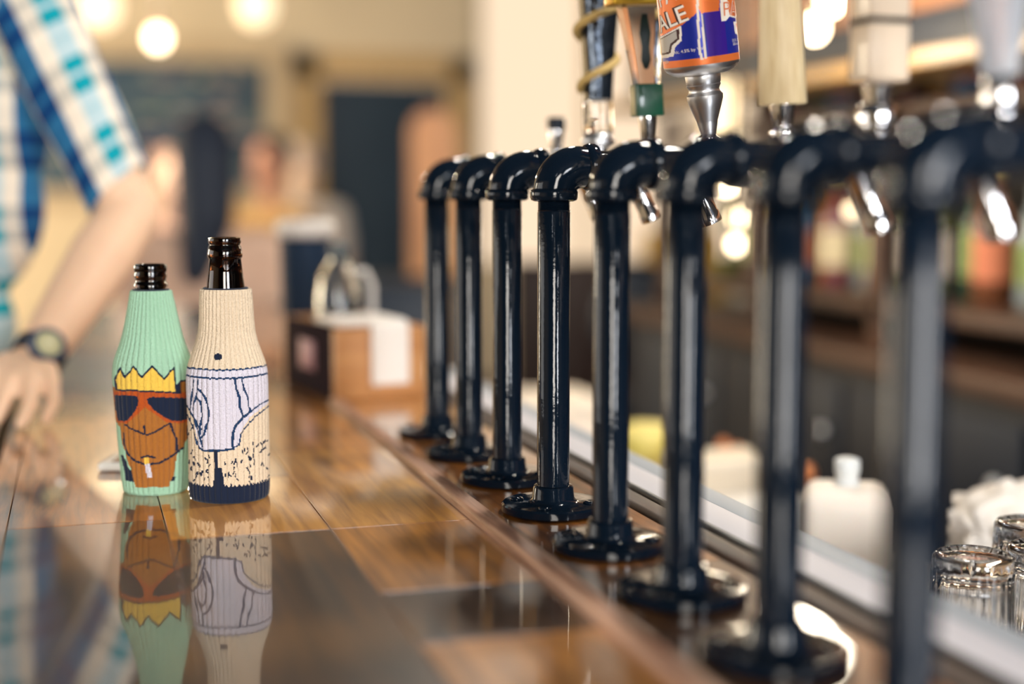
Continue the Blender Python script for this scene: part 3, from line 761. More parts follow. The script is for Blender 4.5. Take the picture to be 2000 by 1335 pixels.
# lemon-yellow tub, pale towels, tray
p = at(1262, 870, d=2.3)
tb = empty('yellow_tub', (p.x, p.y, SZ), 0, 'rounded pale yellow tub on the service counter seen between the towers', 'tub')
bm = bmesh.new(); lathe(bm, [(.0005, .040), (.01, .045), (.065, .050), (.085, .046), (.096, .034), (.100, .012)], 36); obj('tub_body', bm, mat('lemon_plastic', 'f0dc80', .5), tb)
bm = bmesh.new(); lathe(bm, [(.058, .0512), (.064, .0525), (.068, .0512)], 36, cap=False); obj('rim_band', bm, mat('lemon_rim', 'd8c24a', .5), tb)
def towel(px_, py_, d_, w1, w2, hh, col, label, name='folded_towel', rz=0):
    q = at(px_, py_, d=d_); r = empty(name, (q.x, q.y, SZ), rz, label, 'towel', 'folded towels on the service counter')
    for k in range(3):
        bm = bmesh.new(); box(bm, -w1+.002*k, w1-.003*k, -w2+.002*k, w2-.002*k, .0005+k*hh/3, (k+1)*hh/3-.0004, bevel=min(.006, hh/7)); obj('fold', bm, mat('towel_'+col, col, .9, bump=.5, bscale=120), r)
towel(1075, 810, 2.9, .10, .12, .06, 'f0e2cf', 'cream folded towel seen through the gap right of the focused tower')
towel(1135, 860, 2.55, .06, .10, .05, 'e9ddd3', 'pale grey folded towel left of the yellow tub', rz=.3)
towel(1410, 905, 2.15, .075, .06, .075, 'efe0c8', 'cream folded towel heaped on the white tray')
q = at(1410, 940, d=2.0)
ty = empty('white_tray', (q.x+.01, q.y-.03, SZ), 0, 'shallow white tray between the sixth and seventh towers', 'tray')
bm = bmesh.new(); box(bm, -.09, .09, -.035, .035, .0005, .045, bevel=.004); obj('tray_body', bm, mat('white_plastic2', 'efe9e0', .5), ty)
for i, (px_, py_) in enumerate(((1413, 862), (1441, 874), (1578, 912))):
    q = at(px_, py_, d=2.25 if i < 2 else 2.0)
    r = empty('copper_shaker', (q.x, q.y, SZ), 0, ('copper capped shaker behind the towel, left of the pair', 'copper capped shaker behind the towel, right of the pair', 'slim copper capped shaker left of the white jug')[i], 'shaker', 'copper capped shakers')
    hz = q.z-SZ
    bm = bmesh.new(); lathe(bm, [(.0005, .014), (hz-.02, .012), (hz-.018, .010)], 20); obj('shaker_body', bm, mat('dark_cabinet', '1f2329', .6), r)
    bm = bmesh.new(); lathe(bm, [(hz-.019, .011), (hz-.004, .011), (hz+.004, .006)], 20); obj('cap', bm, mat('copper_cap', 'd98a58', .35, metal=.7), r)

# ---------------------------------------------------------------- back bar on the right
BB = 1.55
DK = mat('backbar_dark', '161d28', .55, var=.2, vscale=4)
BRW = wood('backbar_wood', '2c1c14', '54341f', 'Y', .5, scale=3)
bb = empty('back_bar', (0, 0, 0), 0, 'dark wooden back bar cabinet with shelves along the right side', 'cabinet')
Y0_, Y1_ = -1.0, 3.95
bx('cabinet_body', (BB+.03, 2.04, Y0_, Y1_, FL, -.10), DK, bb, .004)
bx('counter_slab', (BB, 2.04, Y0_, Y1_, -.10, -.06), BRW, bb, .004)
bx('lower_shelf', (BB+.12, 2.04, Y0_, Y1_, .005, .035), BRW, bb, .003)
bx('middle_shelf', (BB+.14, 2.04, Y0_, Y1_, .43, .46), BRW, bb, .003)
bx('header_board', (BB+.02, BB+.08, Y0_, Y1_, .62, .85), wood('header_wood', '6e4428', '96623a', 'Y', .5, scale=3), bb, .003)
bx('header_ledge', (BB-.06, BB+.10, Y0_, Y1_, .50, .53), wood('ledge_wood', '7a5a2c', 'a07c44', 'Y', .4, scale=3), bb, .003)
bx('dark_fascia', (BB+.02, BB+.07, Y0_, Y1_, .531, .619), DK, bb, .002)
bx('crown_board', (BB-.10, 2.04, Y0_, Y1_, .851, .93), mat('dark_crown', '2a2320', .6), bb, .003)
for i, y in enumerate((Y0_+.02, .9, 2.0, 2.72, 3.3, Y1_-.04)):
    bx('upright', (BB+.12, BB+.16, y, y+.05, -.06, .499), BRW, bb, .003)
for i in range(7):
    y = -.4+i*.62
    dd = bx('cabinet_door', (BB+.012, BB+.03, y, y+.59, FL+.12, -.14), DK, bb, .004)
    bm = bmesh.new(); sphere(bm, (BB+.004, y+.06, -.25), .012, 12); obj('knob', bm, SATIN, dd)
# bottles on the back bar
def bottle(h_, r_, m, capm, labm):
    o = empty('liquor_bottle', (0, 0, 0))
    bm = bmesh.new(); lathe(bm, [(.0005, r_*.9), (.006, r_), (h_*.60, r_), (h_*.68, r_*.85), (h_*.74, r_*.42), (h_*.93, r_*.36), (h_*.94, r_*.3)], 24); obj('glass', bm, m, o)
    bm = bmesh.new(); lathe(bm, [(h_*.92, r_*.42), (h_*.985, r_*.42), (h_, r_*.3)], 20); obj('cap', bm, capm, o)
    bm = bmesh.new(); lathe(bm, [(h_*.18, r_*1.015), (h_*.5, r_*1.015)], 24, cap=False); obj('label_band', bm, labm, o)
    return o
cols = [('amber', 'b5742c'), ('olive', '6a6a2c'), ('green', '2c4a3a'), ('blue', '3c6a94'), ('rose', '8a5058'), ('straw', 'c0a050'), ('clear', 'a8b4b8'), ('russet', '7a4a30')]
protos = [bottle(.27+.02*(i % 3), .036+.003*(i % 2), mat('bottle_'+n_, c_, .12, spec=.7, trans=.25), mat('bottle_cap_%d' % (i % 3), ('1c1c20', 'c8b070', 'a03028')[i % 3], .4), mat('bottle_label_%d' % (i % 4), ('e0cfa8', 'd8c8b8', '8a9c60', 'c87858')[i % 4], .7)) for i, (n_, c_) in enumerate(cols)]
used = [False]*8; seen = {}; made = []
rs = random.Random(4)
shelf_txt = {0: 'lower shelf', 1: 'middle shelf'}
seq = [(0, 2.12+.105*i) for i in range(17)]+[(1, 2.5+.13*i) for i in range(9)]
for n_, (s_, y) in enumerate(seq):
    if any(abs(y-u-.025) < .065 for u in (2.0, 2.72, 3.3)) and s_ == 0: y += .0
    i = rs.randrange(8)
    o = protos[i] if not used[i] else copy_tree(protos[i]); used[i] = True
    o.location = (BB+.27+(.03 if n_ % 2 else 0), y, .035 if s_ == 0 else .46)
    seen.setdefault((s_, i), []).append(o); made.append((o, s_, i))
ordn = ['nearest', 'second nearest', 'third nearest', 'fourth nearest', 'fifth nearest', 'sixth nearest']
for o, s_, i in made:
    L_ = seen[(s_, i)]; k_ = L_.index(o)
    pre = 'only' if len(L_) == 1 else ('furthest' if k_ == len(L_)-1 else ordn[k_])
    tag(o, f'{cols[i][0]} liquor bottle, {pre} of its colour on the {shelf_txt[s_]} of the back bar', 'bottle', 'liquor bottles on the back bar shelves')
for i in range(8):
    if not used[i]:
        for ch in list(protos[i].children): bpy.data.objects.remove(ch)
        bpy.data.objects.remove(protos[i])

# ---------------------------------------------------------------- lamps
def bulb(px_, py_, d_, r_, strength, label, power=0, shade=None, col=(1, .86, .66), cord=True, name='pendant_lamp', top=None):
    q = at(px_, py_, d=d_); o = empty(name, q, 0, label, 'lamp', None)
    bm = bmesh.new(); sphere(bm, (0, 0, 0), r_, 20, (1, 1, 1.15)); obj('light_bulb', bm, mat('bulb_%g' % strength, (1, .8, .5), .3, emis=(1, .80, .52), es=strength), o)
    bm = bmesh.new(); lathe(bm, [(r_*1.0, r_*.5), (r_*1.9, r_*.45), (r_*2.0, r_*.3)], 16); obj('socket', bm, mat('brass_socket', 'c9b08a', .4, metal=.5), o)
    if cord:
        zt = (top if top is not None else CE)-q.z
        bm = bmesh.new(); cyl(bm, (0, 0, r_*1.95), (0, 0, zt), .004, seg=8); obj('cord', bm, mat('dark_cord', '3a2f28', .7), o)
    if power:
        l = point('bulb_light', (0, 0, -.02), power, col, .06, o)
    return o
bulb(308, 74, 5.2, .032, 9, 'glowing round pendant bulb hanging above the chalkboard', 60)
bulb(195, 12, 6.9, .09, 1.7, 'large warm pendant lamp at the top left beside the plaid sleeve', 240, col=(1, .82, .58))
bulb(500, 10, 7.0, .09, 1.4, 'soft warm pendant lamp at the top above the chalkboard corner', 240, col=(1, .82, .58))
bulb(1592, 55, 2.7, .020, 16, 'small glowing bulb above the back bar right of the pale wood handle', 6, name='pendant_lamp')
bulb(1622, 2, 2.55, .020, 16, 'small glowing bulb at the top frame edge above the back bar', 4, name='pendant_lamp')
bulb(1420, 350, 2.85, .022, 12, 'glowing bulb added for a bottle glint low between the sixth and seventh towers', 3)  # this and the next three bulbs stand in for glints in the bottles
bulb(1441, 425, 2.96, .013, 8, 'smaller bulb added for a bottle glint just below the big one, upper of the stacked pair')
bulb(1437, 477, 2.70, .013, 8, 'lowest bulb added for a bottle glint between the sixth and seventh towers')
bulb(1663, 412, 2.6, .012, 2, 'dim peach bulb added for a bottle glint behind the chrome spout right of the seventh tower')

def hang(x, y, z, label, power, group, r_=.03, st=40):
    o = empty('pendant_lamp', (x, y, z), 0, label, 'lamp', group)
    bm = bmesh.new(); sphere(bm, (0, 0, 0), r_, 16, (1, 1, 1.15)); obj('light_bulb', bm, mat('added_bulb_%g' % st, (1, .9, .75), .3, emis=(.92, .95, 1), es=st), o)
    bm = bmesh.new(); lathe(bm, [(r_, r_*.5), (r_*1.9, r_*.45), (r_*2.0, r_*.3)], 16); obj('socket', bm, mat('brass_socket', 'c9b08a', .4, metal=.5), o)
    bm = bmesh.new(); cyl(bm, (0, 0, r_*1.95), (0, 0, CE-z), .004, seg=8); obj('cord', bm, mat('dark_cord', '3a2f28', .7), o)
    if power: point('bulb_light', (0, 0, -.04), power, (1, .93, .82), .05, o)
hang(.80, 1.35, 1.15, 'unseen bulb added to brighten the upturned glasses on the service counter', 24, 'unseen bulbs added to brighten the service counter')  # both counter bulbs are added out of view to brighten the counter
hang(.80, 2.45, 1.15, 'unseen bulb added to brighten the folded towels on the service counter', 34, 'unseen bulbs added to brighten the service counter')
ordi = ['first', 'second', 'third', 'fourth', 'fifth', 'sixth']
for i in range(6):
    hang((-.5, .9)[i % 2]+.12*i, -.5-.42*i, 1.05+.1*(i % 3), f'{ordi[i]} unseen bulb added for pipe glints behind the viewer, counted from the camera', 0, 'unseen bulbs added for glints on the black pipes', .028, 30)  # added behind the camera to put small glints on the elbows

# ---------------------------------------------------------------- far furniture
cbx0 = at(190, 380, Y=YB-.02); cbx1 = at(522, 380, Y=YB-.02); zt = at(400, 122, Y=YB-.02).z; zb = at(400, 372, Y=YB-.02).z
chk = empty('chalkboard', (0, 0, 0), 0, 'large grey blue chalkboard with a pale wooden frame and smudged coloured writing', 'chalkboard')
m = mat('slate', '2f4658', .8); t = m.node_tree; b = t.nodes['Principled BSDF']
co = t.nodes.new('ShaderNodeTexCoord'); mp = t.nodes.new('ShaderNodeMapping'); mp.inputs['Scale'].default_value = (2.6, 1, 5.5)
n = t.nodes.new('ShaderNodeTexNoise'); n.inputs['Scale'].default_value = 1.6; n.inputs['Detail'].default_value = 2
r = t.nodes.new('ShaderNodeValToRGB'); r.color_ramp.elements[0].position = .38; r.color_ramp.elements[0].color = (*lin('2c4458'), 1)
e = r.color_ramp.elements; e[1].position = .62; e[1].color = (*lin('5f7474'), 1)
for p_, c_ in ((.5, '4a6070'), (.56, '6c7670'), (.72, '7c6a70')): x = e.new(p_); x.color = (*lin(c_), 1)
t.links.new(co.outputs['Object'], mp.inputs[0]); t.links.new(mp.outputs[0], n.inputs['Vector']); t.links.new(n.outputs[0], r.inputs[0]); t.links.new(r.outputs[0], b.inputs['Base Color'])
bx('slate', (cbx0.x-.6, cbx1.x, YB-.05, YB-.02, zb, zt), m, chk, .002)
bm = bmesh.new(); fw = .15
box(bm, cbx0.x-.75, cbx1.x+fw, YB-.07, YB-.021, zt, zt+.13); box(bm, cbx0.x-.75, cbx1.x+fw, YB-.07, YB-.021, zb-.1, zb); box(bm, cbx1.x, cbx1.x+fw, YB-.07, YB-.021, zb, zt); box(bm, cbx0.x-.75, cbx0.x-.6, YB-.07, YB-.021, zb, zt)
obj('wooden_frame', bm, mat('pale_frame', 'd9bd92', .5), chk, smooth=False)
rs = random.Random(9)
CH = [mat('chalk_'+c_, c_, .9) for c_ in ('c9a99a', 'b6bd98', 'c48a94', '9ab0ae', 'd2c49c')]
bm = bmesh.new()
for row in range(7):
    z = zt-.10-row*.125
    x = cbx0.x-.5
    while x < cbx1.x-.18:
        L_ = rs.uniform(.05, .22)
        if rs.random() < .8:
            box(bm, x, x+L_, YB-.0525, YB-.0503, z-.02, z+rs.uniform(-.005, .015), mi=rs.randrange(5))
        x += L_+.10
tag(obj('chalk_writing', bm, CH, chk, smooth=False), kind='stuff')
# arched wooden panel in front of the door
q = at(848, 400, d=6.0)
pn = empty('wooden_partition', (q.x, q.y, FL), YAW, 'tan wooden partition with a rounded top in front of the dark door', 'partition')
bm = bmesh.new(); hw = .098; zt_ = at(837, 215, d=6.0).z-FL; a0 = []; pts = [(-hw, 0)]+[(-hw*math.cos(i/14*PI), zt_-hw+hw*math.sin(i/14*PI)) for i in range(15)]+[(hw, 0)]
fA = [bm.verts.new((x, -.03, z)) for x, z in pts]; fB = [bm.verts.new((x, .03, z)) for x, z in pts]
bm.faces.new(fA); bm.faces.new(fB[::-1])
for i in range(len(pts)): j = (i+1) % len(pts); bm.faces.new((fA[j], fA[i], fB[i], fB[j]))
obj('panel', bm, wood('partition_wood', 'b5794c', 'd69a62', 'Z', .4, scale=4), pn, smooth=False)
# dark host stand
q = at(770, 560, d=4.6)
hs = empty('host_stand', (q.x, q.y, FL), YAW, 'dark navy cabinet standing below the partition beyond the bar end', 'cabinet')
zt_ = at(800, 545, d=4.6).z-FL
bx('stand_body', (-.20, .20, -.2, .2, 0.001, zt_-.03), mat('navy_cabinet', '1c2a3a', .5), hs); bx('stand_top', (-.22, .22, -.22, .22, zt_-.03, zt_), mat('navy_cabinet', '1c2a3a', .5), hs)
# dark brown booth bench right of the focused tower
q = at(1150, 520, d=6.3)
bo = empty('booth_bench', (q.x, q.y, FL), YAW, 'dark brown high backed booth seen through the gap between the towers', 'booth')
zt_ = at(1150, 508, d=6.3).z-FL
bx('back_rest', (-.34, .28, 0, .10, .001, zt_), mat('dark_brown_leather', '3a2822', .5), bo, .02); bx('bench_seat', (-.34, .28, -.5, -.001, .001, .45), mat('dark_brown_leather', '3a2822', .5), bo, .03)
# mustard coloured chair back + round dark chair near the back bar end
q = at(1300, 560, d=5.0)
rc = empty('round_back_chair', (q.x-.05, q.y, FL), YAW, 'dark round backed chair at the far end behind the fifth tower', 'chair')
ht = at(1330, 510, d=5.0).z-FL
bm = bmesh.new(); sphere(bm, (0, 0, ht-.20), .20, 28, (1, .25, 1)); obj('backrest', bm, mat('navy_chair', '1e2a3a', .5), rc)
bm = bmesh.new(); box(bm, -.2, .2, -.42, -.02, .60, .66, bevel=.02); obj('seat', bm, mat('navy_chair', '1e2a3a', .5), rc)
for sx_ in (-1, 1):
    for y in (-.38, -.06):
        bm = bmesh.new(); cyl(bm, (.17*sx_, y, 0.001), (.15*sx_, y, .605 if y < -.1 else ht-.25), .016, seg=12); obj('leg', bm, mat('chair_leg', '2b221c', .5), rc)
q = at(1290, 470, d=7.6)
mu = empty('mustard_armchair', (q.x+.02, q.y, FL), YAW-.3, 'mustard yellow chair back behind the dark round chair', 'chair')
ht = at(1300, 445, d=7.6).z-FL
bx('back_cushion', (-.13, .35, 0, .14, .40, ht), mat('mustard_fabric', 'b8902c', .8), mu, .05); bx('seat_cushion', (-.13, .35, -.5, -.001, .30, .42), mat('mustard_fabric', 'b8902c', .8), mu, .04); bx('base', (-.13, .35, -.5, .14, .001, .299), DK, mu, .01)
# cream hanging shade right of the can
q = at(1412, 262, d=3.24)
ls_ = empty('paper_lantern', q, 0, 'tall cream paper lantern glowing behind the beer can handle', 'lantern')
bm = bmesh.new(); lathe(bm, [(-.12, .02), (-.118, .034), (-.10, .044), (.10, .044), (.118, .034), (.12, .02)], 32); obj('paper_shade', bm, mat('lantern_paper', 'f3dcb0', .8, emis=(1, .80, .52), es=.75), ls_)
bm = bmesh.new(); cyl(bm, (0, 0, .12), (0, 0, CE-q.z), .004, seg=8); obj('cord', bm, mat('dark_cord', '3a2f28', .7), ls_)

# ---------------------------------------------------------------- people
def plaid(name, coord='UV', su=1, sv=1, rotz=0, off=(0, 0, 0)):
    m = bpy.data.materials.new(name); m.use_nodes = True; t = m.node_tree; b = t.nodes['Principled BSDF']
    b.inputs['Roughness'].default_value = .85; b.inputs['Specular IOR Level'].default_value = .15
    co = t.nodes.new('ShaderNodeTexCoord'); sp = t.nodes.new('ShaderNodeSeparateXYZ'); mp = t.nodes.new('ShaderNodeMapping')
    mp.inputs['Rotation'].default_value = (0, 0, rotz); mp.inputs['Location'].default_value = off
    t.links.new(co.outputs[coord], mp.inputs[0]); t.links.new(mp.outputs[0], sp.inputs[0])
    def band(sock, s, cols_):
        a = t.nodes.new('ShaderNodeMath'); a.operation = 'MULTIPLY'; a.inputs[1].default_value = s
        f = t.nodes.new('ShaderNodeMath'); f.operation = 'FRACT'; r = t.nodes.new('ShaderNodeValToRGB'); r.color_ramp.interpolation = 'CONSTANT'
        t.links.new(sock, a.inputs[0]); t.links.new(a.outputs[0], f.inputs[0]); t.links.new(f.outputs[0], r.inputs[0])
        e = r.color_ramp.elements
        for k, (p_, c_) in enumerate(cols_):
            if k < 2: el = e[k]; el.position = p_
            else: el = e.new(p_)
            el.color = (*lin(c_), 1)
        return r.outputs[0]
    A1 = band(sp.outputs[0], su, [(0, 'efe1cd'), (.20, 'b9cfd3'), (.44, 'efe1cd'), (.64, '2b6c98')])
    A2 = band(sp.outputs[0], su, [(0, 'c9c2b4'), (.20, '0798a8'), (.44, 'c2bdb2'), (.64, '0d3f74')])
    B = band(sp.outputs[2 if coord == 'Object' else 1], sv, [(0, 'ffffff'), (.20, '303030'), (.28, 'ffffff'), (.50, '202020'), (.70, '808080'), (.78, '000000')])
    mx = t.nodes.new('ShaderNodeMix'); mx.data_type = 'RGBA'
    t.links.new(B, mx.inputs[0]); t.links.new(A1, mx.inputs[6]); t.links.new(A2, mx.inputs[7]); t.links.new(mx.outputs[2], b.inputs['Base Color'])
    return m
man = empty('person', (0, 0, 0), 0, 'person in blue plaid short sleeve shirt leaning one hand on the bar', 'person')
sh = at(45, -25, d=1.88); el = at(253, 420, d=1.86); wr = at(70, 702, d=1.70)
elr = .043
bm = bmesh.new()
mid1 = el.lerp(wr, .30); mid2 = el.lerp(wr, .72)
chain(bm, [(sh, .046), (sh.lerp(el, .5), .043), (el, .039), (mid1, .042), (mid2, .034), (wr, .027)])
hnd = at(45, 745, d=1.665)
def A3(px_, py_, d_): return at(px_, py_, d=d_)
# palm as four metacarpals
kn = [A3(100, 742, 1.655), A3(62, 746, 1.645), A3(20, 748, 1.64), A3(-20, 746, 1.64)]
for i, k_ in enumerate(kn):
    st = wr.lerp(A3(40, 722, 1.69), i/3)
    chain(bm, [(st, .024), (st.lerp(k_, .55), .0165), (k_, .0115)])
pipz = [A3(106, 785, 1.637), A3(58, 790, 1.622), A3(6, 788, 1.620), A3(-38, 782, 1.622)]
tips = [A3(90, 822, 1.628), A3(40, 838, 1.606), A3(-14, 832, 1.607), A3(-58, 820, 1.612)]
for i in range(4):
    r_ = (.0080, .0088, .0090, .0088)[i]; dip = pipz[i].lerp(tips[i], .55); tip = tips[i].copy(); tip.z = max(tip.z, .0085)
    chain(bm, [(kn[i], r_+.0015), (pipz[i], r_+.0006), (dip, r_), (tip, r_*.88)], 14)
th0 = wr.lerp(A3(-10, 720, 1.68), .7)
chain(bm, [(th0, .018), (A3(-52, 755, 1.665), .0130), (A3(-78, 790, 1.645), .0110), (A3(-84, 815, 1.630), .0098)], 14)
# torso, neck, head, other arm, legs (continuous body)
tc_ = Vector((-.300, 2.02, 0)); chest = at(-150, 400, d=1.97)+Vector((0, 0, .12)); belly = at(-185, 640, d=1.97); hip = Vector((-.36, 2.09, -.12))
neck = chest+Vector((.01, -.02, .22)); head = chest+Vector((.03, -.06, .365))
Rt = Matrix.Rotation(math.radians(-15), 4, 'Z')
for p_, s_ in ((chest, (.165, .105, .17)), (chest+Vector((0, 0, -.12)), (.150, .100, .15)), (belly, (.135, .10, .13)), (hip, (.145, .11, .12))):
    sphere(bm, p_, 1, 28, s_, Rt)
shR = chest+Rt @ Vector((-.18, 0, .13)); shL = sh
chain(bm, [(chest+Vector((0, 0, .12)), .08), (sh, .047)]); chain(bm, [(chest+Vector((0, 0, .12)), .08), (shR, .060)])
chain(bm, [(chest+Vector((0, 0, .14)), .07), (neck, .055), (head+Vector((0, .01, -.05)), .056)])
eR = shR+Vector((-.06, -.02, -.29)); wR = eR+Vector((.10, -.16, -.14))
chain(bm, [(shR, .058), (shR.lerp(eR, .5), .050), (eR, .040), (eR.lerp(wR, .3), .042), (wR, .027)])
hR = wR+Vector((.02, -.06, -.05)); chain(bm, [(wR, .027), (hR, .030)])
for i in range(4):
    o_ = Vector((-.022+i*.015, 0, 0)); chain(bm, [(hR+o_, .010), (hR+o_+Vector((.01, -.035, -.02)), .009), (hR+o_+Vector((.01, -.045, -.05)), .0078)], 12)
chain(bm, [(hR+Vector((.02, .01, 0)), .012), (hR+Vector((.045, -.02, -.02)), .0095)], 12)
sphere(bm, head, 1, 28, (.078, .095, .118)); sphere(bm, head+Vector((.0, -.02, -.06)), 1, 20, (.058, .075, .06))
fdv = Vector((.45, -.89, 0)); sdv = Vector((.89, .45, 0))
chain(bm, [(head+fdv*.088+Vector((0, 0, .015)), .010), (head+fdv*.108+Vector((0, 0, -.022)), .014)], 12)
for s_ in (-1, 1): sphere(bm, head+sdv*.08*s_+Vector((0, 0, -.01)), 1, 12, (.012, .02, .032))
body_o = remesh(obj('body', bm, SKIN, man), .0042, 5); tag(body_o, 'bare forearm and hand resting on the bar')
# eyes, mouth, hair
for s_ in (-1, 1):
    bm = bmesh.new(); sphere(bm, head+fdv*.083+sdv*.032*s_+Vector((0, 0, .012)), .0115, 14); obj('eye', bm, mat('eye_white', 'e8e4de', .2), man)
bm = bmesh.new(); tube(bm, [head+fdv*.086+sdv*.026*a+Vector((0, 0, -.058+.004*abs(a))) for a in (-1, -.5, 0, .5, 1)], .004, 8); obj('lips', bm, mat('lip', 'a8685c', .5), man)
bm = bmesh.new(); sphere(bm, head-fdv*.014+Vector((0, 0, .03)), 1, 28, (.088, .100, .112)); 
bmesh.ops.bisect_plane(bm, geom=bm.verts[:]+bm.edges[:]+bm.faces[:], plane_co=head+Vector((0, 0, .02)), plane_no=(fdv*.8+Vector((0, 0, -1))), clear_outer=True)
obj('hair', bm, mat('brown_hair', '3a2618', .7), man)
# trousers and shoes
bm = bmesh.new(); TR = mat('dark_denim', '1f2a3e', .85)
sphere(bm, hip+Vector((0, 0, -.03)), 1, 24, (.160, .125, .14), Rt)
for s_ in (-1, 1):
    a = hip+Rt @ Vector((.085*s_, 0, -.06)); k2 = Vector((a.x-.03, a.y-.01, -.56)); an = Vector((a.x-.05, a.y+.02, -.99))
    chain(bm, [(a, .088), (k2, .062), (an, .048)])
remesh(obj('trousers', bm, TR, man), .01, 4)
for s_ in (-1, 1):
    a = hip+Rt @ Vector((.085*s_, 0, -.06)); bm = bmesh.new(); sphere(bm, (a.x-.02, a.y-.05, -1.03), 1, 20, (.045, .13, .040)); bmesh.ops.bisect_plane(bm, geom=bm.verts[:]+bm.edges[:]+bm.faces[:], plane_co=(0, 0, -1.068), plane_no=(0, 0, -1), clear_outer=True); obj('shoe', bm, mat('shoe_leather', '2a1c14', .5), man)
# shirt torso
bm = bmesh.new()
for p_, s_ in ((chest, (.178, .118, .18)), (chest+Vector((0, 0, -.12)), (.165, .115, .16)), (belly, (.150, .115, .12)), (hip+Vector((0, 0, .02)), (.160, .125, .11))):
    sphere(bm, p_, 1, 28, s_, Rt)
chain(bm, [(chest+Vector((0, 0, .12)), .088), (sh, .052)]); chain(bm, [(chest+Vector((0, 0, .12)), .088), (shR, .070)])
chain(bm, [(shR, .070), (shR.lerp(eR, .35), .066), (shR.lerp(eR, .75), .062)])
chain(bm, [(chest+Vector((0, 0, .13)), .078), (neck+Vector((0, 0, -.03)), .064)])
PLT = plaid('plaid_torso', 'Object', 11, 10, math.radians(15), (.02, 0, 0))
so = remesh(obj('shirt', bm, PLT, man), .006, 6)
# sleeve with open hem
bm = bmesh.new(); seg = 48; up_ = (el-sh).normalized(); uvl = bm.loops.layers.uv.new('UVMap')
sd_ = up_.cross(_f).normalized(); fw_ = sd_.cross(up_)
start = sh-up_*.07; hem = sh.lerp(el, .90); rings = []; NL = 40
hemtilt = .045
for i in range(NL+1):
    t_ = i/NL; c_ = start.lerp(hem, t_); rr_ = .052+.004*math.sin(t_*PI)-.006*t_; ring = []
    for k in range(seg):
        a = 2*PI*k/seg; q_ = rr_*(1+.03*math.sin(3*a+t_*7)+.018*math.sin(5*a-t_*16))*(.55 if i == 0 else 1)
        off = up_*(hemtilt*t_*math.cos(a)*-.35)
        ring.append(bm.verts.new(c_+(sd_*math.cos(a)+fw_*math.sin(a)*.85)*q_+off))
    rings.append(ring)
for i, (a, b_) in enumerate(zip(rings, rings[1:])):
    for k in range(seg):
        f = bm.faces.new((a[k], a[(k+1) % seg], b_[(k+1) % seg], b_[k]))
        for lp, (uu, vv) in zip(f.loops, ((k, i), (k+1, i), (k+1, i+1), (k, i+1))): lp[uvl].uv = (uu/seg, vv/NL)
sl = obj('sleeve', bm, plaid('plaid_sleeve', 'UV', 2.6, 3.7, 0, (.062, 0, 0)), so); md = sl.modifiers.new('solid', 'SOLIDIFY'); md.thickness = .0016
# wristwatch
fa = (wr-el).normalized(); wc = wr-fa*.006
wt = bpy.data.objects.new('wristwatch', None); C.objects.link(wt); wt.parent = man; wt['label'] = 'black wristwatch with round dial'
M_ = Matrix.Translation(wc) @ fa.to_track_quat('Z', 'Y').to_matrix().to_4x4()
bm = bmesh.new(); lathe(bm, [(-.012, .0300), (-.011, .0318), (.011, .0318), (.012, .0300), (.011, .0295), (-.011, .0295)], 36, M_, cap=False); obj('strap', bm, mat('black_strap', '151c28', .5), wt)
to_face = (A3(92, 692, 1.60)-wc); to_face = (to_face-fa*to_face.dot(fa)).normalized()
Mf = Matrix.Translation(wc+to_face*.029) @ to_face.to_track_quat('Z', 'Y').to_matrix().to_4x4()
bm = bmesh.new(); lathe(bm, [(-.004, .0215), (.006, .0225), (.009, .0205), (.0095, .0165), (.008, .0160)], 36, Mf); obj('case', bm, mat('blue_black_case', '1c3350', .3, coat=.6), wt, angle=40)
bm = bmesh.new(); lathe(bm, [(.0082, .0155), (.0086, .0150)], 32, Mf); obj('dial', bm, mat('watch_dial', 'b9b48c', .3), wt)

